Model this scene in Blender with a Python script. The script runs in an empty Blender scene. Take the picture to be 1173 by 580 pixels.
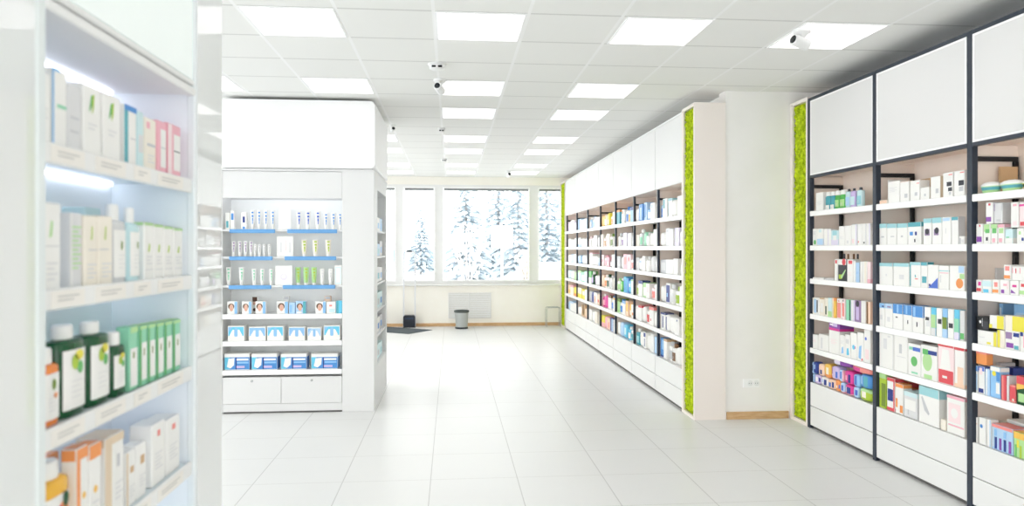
import bpy, bmesh, math, random
from math import sin, cos, pi, atan, radians
from mathutils import Vector, Matrix
random.seed(7)
sc = bpy.context.scene
COL = sc.collection

# ------------------------------------------------------------------ camera
F = 811.0; HY = 285.0; TH = atan(69.5 / F); CH = 1.60; HC = 3.08
S_, C_ = sin(TH), cos(TH)
def ray(x, y):
    u = (x - 586.5) / F
    return (S_ + u * C_, C_ - u * S_, (HY - y) / F)
def onX(x, y, X):
    d = ray(x, y); k = X / d[0]; return d[1] * k, CH + d[2] * k      # Y, Z on the plane X
def onY(x, y, Y):
    d = ray(x, y); k = Y / d[1]; return d[0] * k, CH + d[2] * k      # X, Z on the plane Y
cd = bpy.data.cameras.new('camera'); cam = bpy.data.objects.new('camera', cd); COL.objects.link(cam)
cd.sensor_width = 36; cd.lens = F / 1173 * 36; cd.shift_y = -5 / 1173
cam.location = (0, 0, CH); cam.rotation_euler = (pi / 2, 0, -TH)
cd.dof.use_dof = True; cd.dof.focus_distance = 7.0; cd.dof.aperture_fstop = 3.0
cd.clip_end = 300
sc.camera = cam

# ------------------------------------------------------------------ materials
def lin(h):
    h = h.lstrip('#'); o = []
    for i in (0, 2, 4):
        v = int(h[i:i + 2], 16) / 255
        o.append(v / 12.92 if v <= .04045 else ((v + .055) / 1.055) ** 2.4)
    return (*o, 1)
MATS = {}
def mat(hexc, rough=.45, spec=.4, metal=0, coat=0, name=None):
    k = (hexc, rough, spec, metal, coat)
    if k in MATS: return MATS[k]
    m = bpy.data.materials.new(name or 'surface_' + hexc.strip('#')); m.use_nodes = True
    b = m.node_tree.nodes['Principled BSDF']
    b.inputs['Base Color'].default_value = lin(hexc); b.inputs['Roughness'].default_value = rough
    b.inputs['Specular IOR Level'].default_value = spec; b.inputs['Metallic'].default_value = metal
    b.inputs['Coat Weight'].default_value = coat
    MATS[k] = m; return m
def emit(name, hexc, strength):
    m = bpy.data.materials.new(name); m.use_nodes = True; nt = m.node_tree; nt.nodes.clear()
    e = nt.nodes.new('ShaderNodeEmission'); o = nt.nodes.new('ShaderNodeOutputMaterial')
    e.inputs[0].default_value = lin(hexc); e.inputs[1].default_value = strength
    nt.links.new(e.outputs[0], o.inputs[0]); return m
def glow(name, hexc, strength, rough=.4):
    m = mat(hexc, rough, .3, name=name).copy(); m.name = name
    b = m.node_tree.nodes['Principled BSDF']
    b.inputs['Emission Color'].default_value = lin(hexc); b.inputs['Emission Strength'].default_value = strength
    return m
def glass(name, tint, refl=.6):
    m = bpy.data.materials.new(name); m.use_nodes = True; nt = m.node_tree; nt.nodes.clear()
    o = nt.nodes.new('ShaderNodeOutputMaterial'); mx = nt.nodes.new('ShaderNodeMixShader')
    t = nt.nodes.new('ShaderNodeBsdfTransparent'); g = nt.nodes.new('ShaderNodeBsdfGlossy')
    f = nt.nodes.new('ShaderNodeFresnel'); f.inputs[0].default_value = 1.45
    k = nt.nodes.new('ShaderNodeMath'); k.operation = 'MULTIPLY'; k.inputs[1].default_value = refl
    t.inputs[0].default_value = lin(tint); g.inputs['Roughness'].default_value = .02
    L = nt.links.new
    L(f.outputs[0], k.inputs[0]); L(k.outputs[0], mx.inputs[0]); L(t.outputs[0], mx.inputs[1]); L(g.outputs[0], mx.inputs[2]); L(mx.outputs[0], o.inputs[0])
    return m
def grid_mat(name, base, line, ox, px, oy, py, w, rough, noise=0.0, line_y=None, bump=0.0, spec=.4):
    m = bpy.data.materials.new(name); m.use_nodes = True; nt = m.node_tree; N = nt.nodes.new; L = nt.links.new
    b = nt.nodes['Principled BSDF']; b.inputs['Roughness'].default_value = rough; b.inputs['Specular IOR Level'].default_value = spec
    tc = N('ShaderNodeTexCoord'); sp = N('ShaderNodeSeparateXYZ'); L(tc.outputs['Object'], sp.inputs[0])
    def M(op, a, bb=None):
        n = N('ShaderNodeMath'); n.operation = op
        for i, v in enumerate((a, bb)):
            if v is None: continue
            if isinstance(v, (int, float)): n.inputs[i].default_value = v
            else: L(v, n.inputs[i])
        return n.outputs[0]
    def line_mask(s, off, p):
        f = M('FRACT', M('ADD', M('DIVIDE', M('SUBTRACT', s, off), p), .5))
        return M('LESS_THAN', M('MULTIPLY', M('ABSOLUTE', M('SUBTRACT', f, .5)), p), w / 2)
    lx = line_mask(sp.outputs[0], ox, px); ly = line_mask(sp.outputs[1], oy, py)
    nz = N('ShaderNodeTexNoise'); nz.inputs['Scale'].default_value = 1.7; nz.inputs['Detail'].default_value = 8; L(tc.outputs['Object'], nz.inputs['Vector'])
    c0 = N('ShaderNodeMix'); c0.data_type = 'RGBA'; c0.inputs[6].default_value = lin(base)
    c0.inputs[7].default_value = tuple(v * .9 for v in lin(base)[:3]) + (1,)
    L(M('MULTIPLY', nz.outputs[0], noise), c0.inputs[0])
    c1 = N('ShaderNodeMix'); c1.data_type = 'RGBA'; L(ly, c1.inputs[0]); L(c0.outputs[2], c1.inputs[6]); c1.inputs[7].default_value = lin(line_y or line)
    c2 = N('ShaderNodeMix'); c2.data_type = 'RGBA'; L(lx, c2.inputs[0]); L(c1.outputs[2], c2.inputs[6]); c2.inputs[7].default_value = lin(line)
    L(c2.outputs[2], b.inputs['Base Color'])
    if bump:
        n2 = N('ShaderNodeTexNoise'); n2.inputs['Scale'].default_value = 160; L(tc.outputs['Object'], n2.inputs['Vector'])
        bp = N('ShaderNodeBump'); bp.inputs['Strength'].default_value = bump; bp.inputs['Distance'].default_value = .004
        L(n2.outputs[0], bp.inputs['Height']); L(bp.outputs[0], b.inputs['Normal'])
    return m
def noise_mat(name, a, b_, scale, rough=.7, stretch=(1, 1, 1), bump=0.0, lo=.35, hi=.65):
    m = bpy.data.materials.new(name); m.use_nodes = True; nt = m.node_tree; N = nt.nodes.new; L = nt.links.new
    b = nt.nodes['Principled BSDF']; b.inputs['Roughness'].default_value = rough; b.inputs['Specular IOR Level'].default_value = .25
    tc = N('ShaderNodeTexCoord'); mp = N('ShaderNodeMapping'); mp.inputs['Scale'].default_value = stretch
    nz = N('ShaderNodeTexNoise'); nz.inputs['Scale'].default_value = scale; nz.inputs['Detail'].default_value = 5
    r = N('ShaderNodeValToRGB'); r.color_ramp.elements[0].position = lo; r.color_ramp.elements[1].position = hi
    r.color_ramp.elements[0].color = lin(a); r.color_ramp.elements[1].color = lin(b_)
    L(tc.outputs['Object'], mp.inputs[0]); L(mp.outputs[0], nz.inputs['Vector']); L(nz.outputs[0], r.inputs[0]); L(r.outputs[0], b.inputs['Base Color'])
    if bump:
        bp = N('ShaderNodeBump'); bp.inputs['Strength'].default_value = bump; bp.inputs['Distance'].default_value = .01
        L(nz.outputs[0], bp.inputs['Height']); L(bp.outputs[0], b.inputs['Normal'])
    return m
PAL = {  # code: (hex, word)
 'white': ('#f2f1ee', 'white'), 'cream': ('#f1e9da', 'cream'), 'grey': ('#bfc1c4', 'grey'), 'lgrey': ('#d9dadb', 'pale grey'), 'dark': ('#3a3c44', 'charcoal'),
 'black': ('#17181b', 'black'), 'teal': ('#3f9fae', 'teal'), 'lteal': ('#8fcbd4', 'pale teal'), 'aqua': ('#c9e6ea', 'pale aqua'), 'cyan': ('#4fc0e6', 'cyan'),
 'blue': ('#2f7fd0', 'blue'), 'lblue': ('#a9cdf0', 'pale blue'), 'navy': ('#2b3f8c', 'navy'), 'royal': ('#2a55c4', 'royal blue'), 'sky': ('#7fb9ec', 'sky blue'),
 'green': ('#4caf50', 'green'), 'dgreen': ('#0f4f2b', 'dark green'), 'lgreen': ('#a9d88c', 'pale green'), 'lime': ('#a5c51f', 'lime'), 'mint': ('#7fcfa6', 'mint'),
 'olive': ('#5f7d12', 'olive'), 'yellow': ('#e8d92a', 'yellow'), 'gold': ('#f0b73a', 'golden'), 'orange': ('#f0893a', 'orange'), 'peach': ('#f5cdb0', 'peach'),
 'tan': ('#c49a6a', 'tan'), 'brown': ('#7a5533', 'brown'), 'red': ('#d9343f', 'red'), 'pink': ('#f0a9b8', 'pink'), 'lpink': ('#f7dde0', 'pale pink'),
 'coral': ('#ee8078', 'coral'), 'magenta': ('#d61f86', 'magenta'), 'purple': ('#7a2f9c', 'purple'), 'lilac': ('#c9b5e2', 'lilac'), 'plum': ('#8a6a9c', 'plum'),
 'mauve': ('#e0d8ee', 'pale lilac'), 'skin': ('#d9a58c', 'skin-toned'), 'hair': ('#5b3d2e', 'brown'), 'beige': ('#dcc4a4', 'beige')}
def pale(h, k):
    v = [int(h[i:i + 2], 16) for i in (1, 3, 5)]; return '#%02x%02x%02x' % tuple(int(q + (255 - q) * k) for q in v)
def pm(c): return mat(PAL[c][0] if c in ('black', 'dark', 'hair', 'brown', 'white', 'dgreen', 'navy') else pale(PAL[c][0], .16), .42, .4)
def cname(c): return PAL[c][1]

M_wall = noise_mat('wall_paint', '#f6f4f2', '#f3f1ee', 3, .8)
M_cream = noise_mat('window_wall_paint', '#fbf8f0', '#f9f5ec', 3, .8)
M_floor = grid_mat('floor_tile', '#e3e3e2', '#bdbcba', -.142, .6, 4.93, .6, .006, .33, .5, line_y='#c9c8c5', spec=.35)
M_ceil = grid_mat('ceiling_tile', '#ebebe8', '#f0f0ef', -.112, .6, 4.43, .6025, .022, .9, .25, line_y='#d2d2cf', bump=.15, spec=.1)
M_lacq = mat('#eceeee', .32, .4, name='white_lacquer')
M_white = mat('#ececeb', .4, .4, name='white_board')
M_isl = mat('#e4e4e4', .42, .35, name='island_board')
M_door = mat('#e5e4e3', .5, .3, name='cabinet_door')
M_edge = mat('#ffffff', .25, .5, name='door_edge')
M_dark = mat('#323a47', .4, .4, name='dark_metal')
M_dark2 = mat('#1c1e22', .45, .4, name='black_metal')
M_beige = noise_mat('beige_board', '#fbeee4', '#f9ebe0', 6, .6)
M_casing = mat('#f3eae4', .5, .3, name='casing_board')
M_moss = noise_mat('moss', '#7c9a00', '#cbdc28', 26, .95, bump=.6, lo=.3, hi=.62)
M_wood = noise_mat('light_wood', '#d8b68c', '#c79f72', 9, .55, (1, 1, 8))
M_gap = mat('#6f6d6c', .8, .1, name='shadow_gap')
M_gloss = mat('#e9ecec', .015, .7, name='white_gloss_panel', coat=.6)
M_lamp = emit('lamp_diffuser', '#fffdfc', 1.65)
M_led = emit('led_strip', '#e6eeff', 5.5)
M_box_light = glow('lightbox_face', '#e9e9e9', .12)
M_show_light = glow('showcase_lightbox_face', '#ecf3f1', .16)
M_glass = glass('window_glass', '#fbfdfd', .5)
M_metal = mat('#b9bcbd', .32, .5, .8, name='brushed_steel')
M_snow = noise_mat('snow', '#f4f6fa', '#e9edf4', 2, .8)

# ------------------------------------------------------------------ mesh helpers
class MB:
    def __init__(self): self.v = []; self.f = []; self.mi = []; self.ms = []
    def idx(self, m):
        if m not in self.ms: self.ms.append(m)
        return self.ms.index(m)
    def add(self, vs, fs, m, T=None):
        o = len(self.v); i = self.idx(m)
        self.v += [tuple(T @ Vector(p)) if T else tuple(p) for p in vs]
        for f in fs: self.f.append(tuple(a + o for a in f)); self.mi.append(i)
        return self
    def box(self, x0, x1, y0, y1, z0, z1, m, ch=0.0, T=None):
        if ch <= 0:
            vs = [(x, y, z) for x in (x0, x1) for y in (y0, y1) for z in (z0, z1)]
            return self.add(vs, [(0, 1, 3, 2), (4, 6, 7, 5), (0, 4, 5, 1), (2, 3, 7, 6), (0, 2, 6, 4), (1, 5, 7, 3)], m, T)
        c = min(ch, (x1 - x0) * .45, (y1 - y0) * .45, (z1 - z0) * .45); vs = []
        def corner(i, j, k): return ((x0, x1)[i], (y0, y1)[j], (z0, z1)[k])
        ix = {}
        for i in (0, 1):
            for j in (0, 1):
                for k in (0, 1):
                    p = corner(i, j, k); s = [c if t == 0 else -c for t in (i, j, k)]
                    for a in range(3):
                        q = [p[t] + (0 if t == a else s[t]) for t in range(3)]
                        ix[i, j, k, a] = len(vs); vs.append(q)
        fs = []
        for a in range(3):
            b, d = (a + 1) % 3, (a + 2) % 3
            for s in (0, 1):
                q = []
                for (u, w) in ((0, 0), (1, 0), (1, 1), (0, 1)):
                    t = [0, 0, 0]; t[a] = s; t[b] = u; t[d] = w; q.append(ix[t[0], t[1], t[2], a])
                fs.append(tuple(q if s else q[::-1]))
            for u in (0, 1):
                for w in (0, 1):           # edge chamfer along axis a
                    q = []
                    for s, ax in ((0, b), (1, b), (1, d), (0, d)):
                        t = [0, 0, 0]; t[a] = s; t[b] = u; t[d] = w; q.append(ix[t[0], t[1], t[2], ax])
                    fs.append(tuple(q if (u ^ w) == 0 else q[::-1]))
        for i in (0, 1):
            for j in (0, 1):
                for k in (0, 1):
                    q = [ix[i, j, k, a] for a in range(3)]; fs.append(tuple(q if (i + j + k) % 2 else q[::-1]))
        return self.add(vs, fs, m, T)
    def lathe(self, prof, m, n=20, sx=1, sy=1, a0=0, a1=2 * pi, T=None, cx=0, cy=0, caps=True):
        full = abs(a1 - a0 - 2 * pi) < 1e-6; k = n if full else n + 1; vs = []; fs = []
        for r, z in prof:
            for i in range(k):
                a = a0 + (a1 - a0) * i / n; vs.append((cx + r * sx * cos(a), cy + r * sy * sin(a), z))
        for j in range(len(prof) - 1):
            for i in range(n):
                i2 = (i + 1) % k; fs.append((j * k + i, j * k + i2, (j + 1) * k + i2, (j + 1) * k + i))
        if full and caps:
            fs.append(tuple(range(k - 1, -1, -1))); fs.append(tuple((len(prof) - 1) * k + i for i in range(k)))
        return self.add(vs, fs, m, T)
    def tube(self, pts, r, m, n=8):
        pts = [Vector(p) for p in pts]; vs = []; fs = []
        for i, p in enumerate(pts):
            d = (pts[min(i + 1, len(pts) - 1)] - pts[max(i - 1, 0)]).normalized()
            a = d.orthogonal().normalized() if abs(d.z) > .99 else d.cross(Vector((0, 0, 1))).normalized(); b = d.cross(a).normalized()
            vs += [p + r * (cos(2 * pi * k / n) * a + sin(2 * pi * k / n) * b) for k in range(n)]
        for i in range(len(pts) - 1):
            fs += [(i * n + k, i * n + (k + 1) % n, (i + 1) * n + (k + 1) % n, (i + 1) * n + k) for k in range(n)]
        fs.append(tuple(range(n - 1, -1, -1))); fs.append(tuple((len(pts) - 1) * n + k for k in range(n)))
        return self.add(vs, fs, m)
    def build(self, name, parent=None, loc=(0, 0, 0), rot=0, smooth=False, **pr):
        me = bpy.data.meshes.new(name); me.from_pydata(self.v, [], self.f)
        for m in self.ms: me.materials.append(m)
        me.polygons.foreach_set('material_index', self.mi)
        if smooth: me.polygons.foreach_set('use_smooth', [True] * len(me.polygons))
        me.update(); bm = bmesh.new(); bm.from_mesh(me); bmesh.ops.recalc_face_normals(bm, faces=bm.faces); bm.to_mesh(me); bm.free()
        if smooth:
            try: me.set_sharp_from_angle(angle=radians(38))
            except Exception: pass
        o = bpy.data.objects.new(name, me); COL.objects.link(o)
        if parent: o.parent = parent
        o.location = loc; o.rotation_euler = (0, 0, rot)
        for k, v in pr.items(): o[k] = v
        return o
def thing(name, label, cat, loc=(0, 0, 0), rot=0, group=None):
    o = bpy.data.objects.new(name, None); COL.objects.link(o); o.empty_display_size = .1
    o.location = loc; o.rotation_euler = (0, 0, rot); o['label'] = label; o['category'] = cat
    if group: o['group'] = group
    return o
def tag(o, label, cat, group=None):
    o['label'] = label; o['category'] = cat
    if group: o['group'] = group
    return o
def struct(name, mb, label=None):
    o = mb.build(name); o['kind'] = 'structure'
    if label: o['label'] = label
    return o
ORD = ['', 'first', 'second', 'third', 'fourth', 'fifth', 'sixth', 'seventh', 'eighth', 'ninth', 'tenth', 'eleventh', 'twelfth', 'thirteenth', 'fourteenth', 'fifteenth', 'sixteenth', 'seventeenth', 'eighteenth', 'nineteenth', 'twentieth']

# ------------------------------------------------------------------ the room
BACK = 14.65; LEFT = -4.3; FRONT = -3.0
struct('floor', MB().box(LEFT - .1, 3.9, FRONT - .1, BACK + .25, -.12, 0, M_floor))
struct('ceiling', MB().box(LEFT - .1, 3.9, FRONT - .1, BACK + .25, HC, HC + .12, M_ceil))
struct('wall_left', MB().box(LEFT - .1, LEFT, FRONT, BACK, 0, .5, M_wall).box(LEFT - .1, LEFT, FRONT, BACK, 2.9, HC, M_wall).box(LEFT - .1, LEFT, 14.2, BACK, .5, 2.9, M_wall))
struct('wall_front', MB().box(LEFT, 3.9, FRONT - .1, FRONT, 0, .8, M_wall).box(LEFT, 3.9, FRONT - .1, FRONT, 2.5, HC, M_wall))
def fill_glazing(name, n, a0, a1, z0, z1, along_x):  # unseen glazing added behind and left of the camera for even daylight
    f = MB(); st = (a1 - a0) / n
    for i in range(n + 1):
        c = a0 + st * i
        if along_x: f.box(c - .03, c + .03, FRONT - .09, FRONT - .02, z0, z1, M_white)
        else: f.box(LEFT - .09, LEFT - .02, c - .03, c + .03, z0, z1, M_white)
    o = struct(name, f)
    g = MB()
    if along_x: g.box(a0, a1, FRONT - .06, FRONT - .052, z0, z1, M_glass)
    else: g.box(LEFT - .06, LEFT - .052, a0, a1, z0, z1, M_glass)
    g.build('pane', o)
fill_glazing('window_7', 6, LEFT, 3.54, .8, 2.5, True)
fill_glazing('window_8', 10, FRONT, 14.2, .5, 2.9, False)
struct('wall_right', MB().box(3.54, 3.64, FRONT, 6.445, 0, HC, M_wall))
struct('wall_end', MB().box(2.56, 3.64, 6.445, 6.60, 0, HC, M_wall))
struct('wall_side', MB().box(2.60, 2.72, 6.60, BACK, 0, HC, M_wall))
wx = [(-4.2, -3.0), (-2.8, -1.63), (-1.46, -1.13), (-.99, -.33), (-.18, 1.63), (1.80, 2.46)]
ZS, ZH = .93, 2.87
w = MB().box(LEFT, 2.72, BACK, BACK + .22, 0, ZS - .06, M_cream).box(LEFT, 2.72, BACK, BACK + .22, ZH + .05, HC, M_cream)
struct('wall_back', w)
edges = [LEFT] + [v for p in wx for v in p] + [2.60]
for n, (a, b) in enumerate(wx, 1):
    l = (edges[2 * n - 2] + edges[2 * n - 1]) / 2 if n > 1 else LEFT; r = (edges[2 * n] + edges[2 * n + 1]) / 2 if n < 6 else 2.60
    fr = MB(); y0, y1 = BACK + .03, BACK + .12
    fr.box(l, a, y0, y1, ZS - .06, ZH + .05, M_white).box(b, r, y0, y1, ZS - .06, ZH + .05, M_white)
    fr.box(a, b, y0, y1, ZS - .06, ZS, M_white).box(a, b, y0, y1, ZH, ZH + .05, M_white)
    q = .025
    fr.box(a, a + q, y0 - .02, y0 + .02, ZS, ZH, M_edge).box(b - q, b, y0 - .02, y0 + .02, ZS, ZH, M_edge)
    fr.box(a + q, b - q, y0 - .02, y0 + .02, ZS, ZS + q, M_edge).box(a + q, b - q, y0 - .02, y0 + .02, ZH - q, ZH, M_edge)
    wo = struct('window_%d' % n, fr)
    MB().box(a, b, BACK + .07, BACK + .078, ZS, ZH, M_glass).build('pane', wo)
    MB().box(a + .03, b - .03, BACK + .035, BACK + .055, ZH - .07, ZH - .02, mat('#8d9091', .7)).build('roller_blind', wo, label='rolled grey blind at the window head')
struct('trim_1', MB().box(LEFT, 2.59, BACK - .07, BACK + .03, ZS - .095, ZS - .06, M_white, .008), 'white window sill board')
struct('baseboard_back', MB().box(LEFT, 2.59, BACK - .016, BACK, 0, .065, M_wood))
struct('baseboard_right', MB().box(2.57, 3.17, 6.427, 6.445, 0, .067, M_wood))

# ceiling lights
cols = [(-3.7, 'hidden'), (-2.5, 'island'), (-1.3, 'beside'), (-.1, 'mid'), (1.12, 'aisle'), (2.31, 'bays')]
colname = {'island': 'above the showcase', 'beside': 'in line with display island edge', 'mid': 'in line passing smoke detector',
           'aisle': 'in line beside pale shelving', 'bays': 'in front of dark-framed shelving', 'hidden': ''}
rows = [k for k in (-7, -5, -2, 0, 3, 5, 8, 10, 13, 15)]
vis_rows = {0: 'seventh', 3: 'sixth', 5: 'fifth', 8: 'fourth', 10: 'third', 13: 'second', 15: 'first'}
fm = MB(); W_ = .575; D_ = .588
fm.box(0, W_, 0, .012, -.006, .004, M_edge).box(0, W_, D_ - .012, D_, -.006, .004, M_edge).box(0, .012, .012, D_ - .012, -.006, .004, M_edge).box(W_ - .012, W_, .012, D_ - .012, -.006, .004, M_edge)
dm = MB().box(.012, W_ - .012, .012, D_ - .012, -.004, .002, M_lamp)
proto = None
for ci, (x, cn) in enumerate(cols):
    for k in rows:
        y = 4.437 + k * .6025
        if x > 2 and k > 0: continue
        if k in vis_rows and cn in ('hidden', 'island') and k > 5: lab = 'square white ceiling panel light hidden from view'
        elif k in vis_rows and cn == 'hidden': lab = 'square white ceiling panel light hidden from view'
        elif k in vis_rows: lab = 'square lit ceiling panel, %s row from window, %s' % (vis_rows[k], colname[cn])
        else: lab = 'square white ceiling panel light hidden from view'
        if -2.3 < x < -.8 and 7.0 < y + .3 < 8.3: continue
        if proto is None:
            t = thing('ceiling_light', lab, 'ceiling light', (x, y, HC), 0, 'square ceiling panel lights')
            a_ = fm.build('frame', t); b_ = dm.build('diffuser', t); proto = (t, a_, b_)
        else:
            t = proto[0].copy(); COL.objects.link(t); t.location = (x, y, HC); t['label'] = lab
            for p_ in proto[1:]:
                c = p_.copy(); COL.objects.link(c); c.parent = t

# smoke detector, sensors and cameras on the ceiling
def smoke(x, y, r, lab, grp=None):
    t = thing('smoke_detector', lab, 'smoke detector', (x, y, HC), 0, grp)
    MB().lathe([(r, 0), (r, -.012), (r * .86, -.02), (r * .8, -.04), (r * .5, -.052), (.002, -.054)], M_white, 24, caps=False).build('housing', t, smooth=True)
    v = MB()
    for i in (-1, 1): v.box(i * r * .33 - r * .22, i * r * .33 + r * .22, -r * .9, -r * .72, -.04, -.026, M_dark2, .003)
    v.build('vent_slot', t)
smoke(-.114, 5.70, .075, 'round white smoke detector on the ceiling in front of the bullet camera')
smoke(-.12, 8.74, .05, 'small white ceiling sensor between second and third lit panels beyond the camera', None)
smoke(-.12, 11.70, .05, 'small white ceiling sensor closest to the window')
def cctv(x, y, rot, lab, s=1.0):
    t = thing('security_camera', lab, 'security camera', (x, y, HC), rot)
    MB().lathe([(.055 * s, 0), (.055 * s, -.02 * s), (.035 * s, -.032 * s), (.02 * s, -.05 * s), (.002, -.055 * s)], M_white, 20, caps=False).build('base', t, smooth=True)
    T = Matrix.Translation((0, -.05 * s, -.085 * s)) @ Matrix.Rotation(radians(-65), 4, 'X') @ Matrix.Translation((0, 0, -.04 * s))
    T = Matrix.Translation((0, 0, -.085 * s)) @ Matrix.Rotation(radians(78), 4, 'X')
    b = MB().lathe([(.03 * s, -.05 * s), (.036 * s, -.045 * s), (.036 * s, .07 * s), (.032 * s, .075 * s)], M_white, 20, T=T)
    b.tube([(0, 0, -.03 * s), (0, 0, -.07 * s)], .012 * s, M_white); b.build('body', t, smooth=True)
    MB().lathe([(.026 * s, .0752 * s), (.023 * s, .0775 * s), (.012 * s, .079 * s), (.001, .0795 * s)], mat('#22262b', .15, .6), 20, T=T, caps=False).build('lens', t, smooth=True)
cctv(-.10, 6.22, -.3, 'white bullet camera hanging at the ceiling just behind the smoke detector')
cctv(2.36, 4.60, -1.25, 'white security camera beside the lit panel above dark-framed shelving', 1.05)
cctv(1.08, 13.4, .2, 'tiny white security camera on the ceiling near the window')
cctv(-.70, 8.55, .3, 'small security camera at the top corner of the white display island', .7)

# ------------------------------------------------------------------ products
def deco(mb, w, d, h, spec):
    """printed areas on the front (-Y) and sides of a carton"""
    e = .0004; desc = []
    for it in [s.strip().split() for s in spec.split(';') if s.strip()]:
        e += .0003
        k, c = it[0], it[1]; a = [float(q) for q in it[2:]]; m = pm(c); yf = -d / 2 - e
        def rect(u0, u1, v0, v1):
            x0, x1, z0, z1 = -w / 2 + u0 * w, -w / 2 + u1 * w, v0 * h, v1 * h
            mb.add([(x0, yf, z0), (x1, yf, z0), (x1, yf, z1), (x0, yf, z1)], [(0, 1, 2, 3)], m)
        def side(v0, v1):
            for sx in (-1, 1):
                x = sx * (w / 2 + e); y0, y1 = -d / 2 + .002, d / 2 - .002
                mb.add([(x, y0, v0 * h), (x, y1, v0 * h), (x, y1, v1 * h), (x, y0, v1 * h)], [(0, 1, 2, 3)], m)
        if k == 'T':
            rect(0.01, .99, 1 - a[0], .993); side(1 - a[0], .993); desc.append('%s top' % cname(c))
            mb.add([(-w / 2 + .002, -d / 2 + .002, h + e), (w / 2 - .002, -d / 2 + .002, h + e), (w / 2 - .002, d / 2 - .002, h + e), (-w / 2 + .002, d / 2 - .002, h + e)], [(0, 1, 2, 3)], m)
        elif k == 'B': rect(.01, .99, .007, a[0]); side(.007, a[0]); desc.append('%s base' % cname(c))
        elif k == 'M': rect(.01, .99, a[0], a[1]); side(a[0], a[1]); desc.append('%s band' % cname(c))
        elif k == 'V': rect(a[0], a[1], .01, .99); desc.append('%s stripe' % cname(c))
        elif k == 'R': rect(*a[:4]); desc.append('%s patch' % cname(c))
        elif k == 'r': rect(*a[:4])
        elif k == 'S': side(.007, .993); desc.append('%s sides' % cname(c))
        elif k in 'Dd':
            cx, cz, r = -w / 2 + a[0] * w, a[1] * h, a[2] * w; rz = (a[3] * h if len(a) > 3 else r)
            mb.add([(cx + r * cos(2 * pi * i / 18), yf, cz + rz * sin(2 * pi * i / 18)) for i in range(18)], [tuple(range(18))], m)
            if k == 'D': desc.append('%s dot' % cname(c))
        elif k == 'P':                       # polygon, pairs
            pts = [(-w / 2 + a[i] * w, yf, a[i + 1] * h) for i in range(0, len(a), 2)]
            mb.add(pts, [tuple(range(len(pts)))], m); desc.append('%s shape' % cname(c))
        elif k == 'p':
            pts = [(-w / 2 + a[i] * w, yf, a[i + 1] * h) for i in range(0, len(a), 2)]; mb.add(pts, [tuple(range(len(pts)))], m)
        elif k == 'L':                       # lines of small print
            n = int(a[3]) if len(a) > 3 else 3; z0 = a[0]; x0 = a[1]; x1 = a[2]
            for i in range(n): rect(x0, x1 - (x1 - x0) * .3 * (i % 2), z0 - i * .06, z0 - i * .06 + .022)
    return desc
def carton_mesh(w, d, h, col, spec):
    mb = MB(); mb.box(-w / 2, w / 2, -d / 2, d / 2, 0, h, pm(col), min(.0025, w * .05))
    mb.add([(-w / 2 + .004, -d / 2 + .006, h + .0004), (w / 2 - .004, -d / 2 + .006, h + .0004), (w / 2 - .004, -d / 2 + .008, h + .0004), (-w / 2 + .004, -d / 2 + .008, h + .0004)], [(0, 1, 2, 3)], pm('grey'))
    desc = deco(mb, w, d, h, spec); return mb, desc
def carton(w, d, h, col, spec, loc, rot, label, group, kind='carton', tilt=0):
    mb, desc = carton_mesh(w, d, h, col, spec)
    nm = 'carton' if kind == 'carton' else kind
    o = mb.build(nm, None, loc, rot)
    dd = ('%s %s' % (cname(col), kind.replace('_', ' '))) + (' with %s' % desc[0] if desc else '')
    return tag(o, dd + ' ' + label, 'box' if kind in ('carton', 'cardboard_box') else 'pack', group)
def pack(w, d, h, col, spec, loc, rot, label, group, name='soft_pack', word='pack'):
    """a pillow-shaped wrapped pack"""
    n = 8; mb = MB(); bm = bmesh.new(); bmesh.ops.create_cube(bm, size=1); bmesh.ops.subdivide_edges(bm, edges=bm.edges[:], cuts=n - 1, use_grid_fill=True)
    cols = [s.split() for s in spec.split(';') if s.strip()]; ms = [pm(col)] + [pm(c[1]) for c in cols]
    me_v = []
    for v in bm.verts:
        x, y, z = v.co * 2; q = (abs(x) ** 6 + abs(y) ** 6 + abs(z) ** 6) ** (1 / 6)
        x, y, z = x / q, y / q, z / q
        k = 1 - .10 * x * x
        me_v.append((x * w / 2, y * d / 2 * k, (z * k + 1) * h / 2 + .006 * h * sin(9 * x + 4 * y)))
    fs = {i: [] for i in range(len(ms))}
    for f in bm.faces:
        c = f.calc_center_median(); u, v = c.x + .5, c.z + .5; mi = 0
        for i, it in enumerate(cols):
            a = [float(t) for t in it[2:]]
            if it[0] == 'R' and a[0] <= u <= a[1] and a[2] <= v <= a[3] and c.y < .2: mi = i + 1
            if it[0] == 'T' and v > 1 - a[0]: mi = i + 1
            if it[0] == 'B' and v < a[0]: mi = i + 1
            if it[0] == 'D' and (u - a[0]) ** 2 + (v - a[1]) ** 2 < a[2] ** 2 and c.y < -.2: mi = i + 1
        fs[mi].append(tuple(v.index for v in f.verts))
    bm.verts.index_update()
    first = True
    for i, m in enumerate(ms):
        k = mb.idx(m)
        if first: mb.v = me_v; first = False
        for f in fs[i]: mb.f.append(f); mb.mi.append(k)
    bm.free(); o = mb.build(name, None, loc, rot, smooth=True)
    dn = {'R': 'patch', 'T': 'top', 'B': 'base', 'D': 'dot'}
    return tag(o, '%s %s' % (cname(col), word) + (' with %s %s' % (cname(cols[0][1]), dn[cols[0][0]]) if cols else '') + ' ' + label, 'pack', group)
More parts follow.
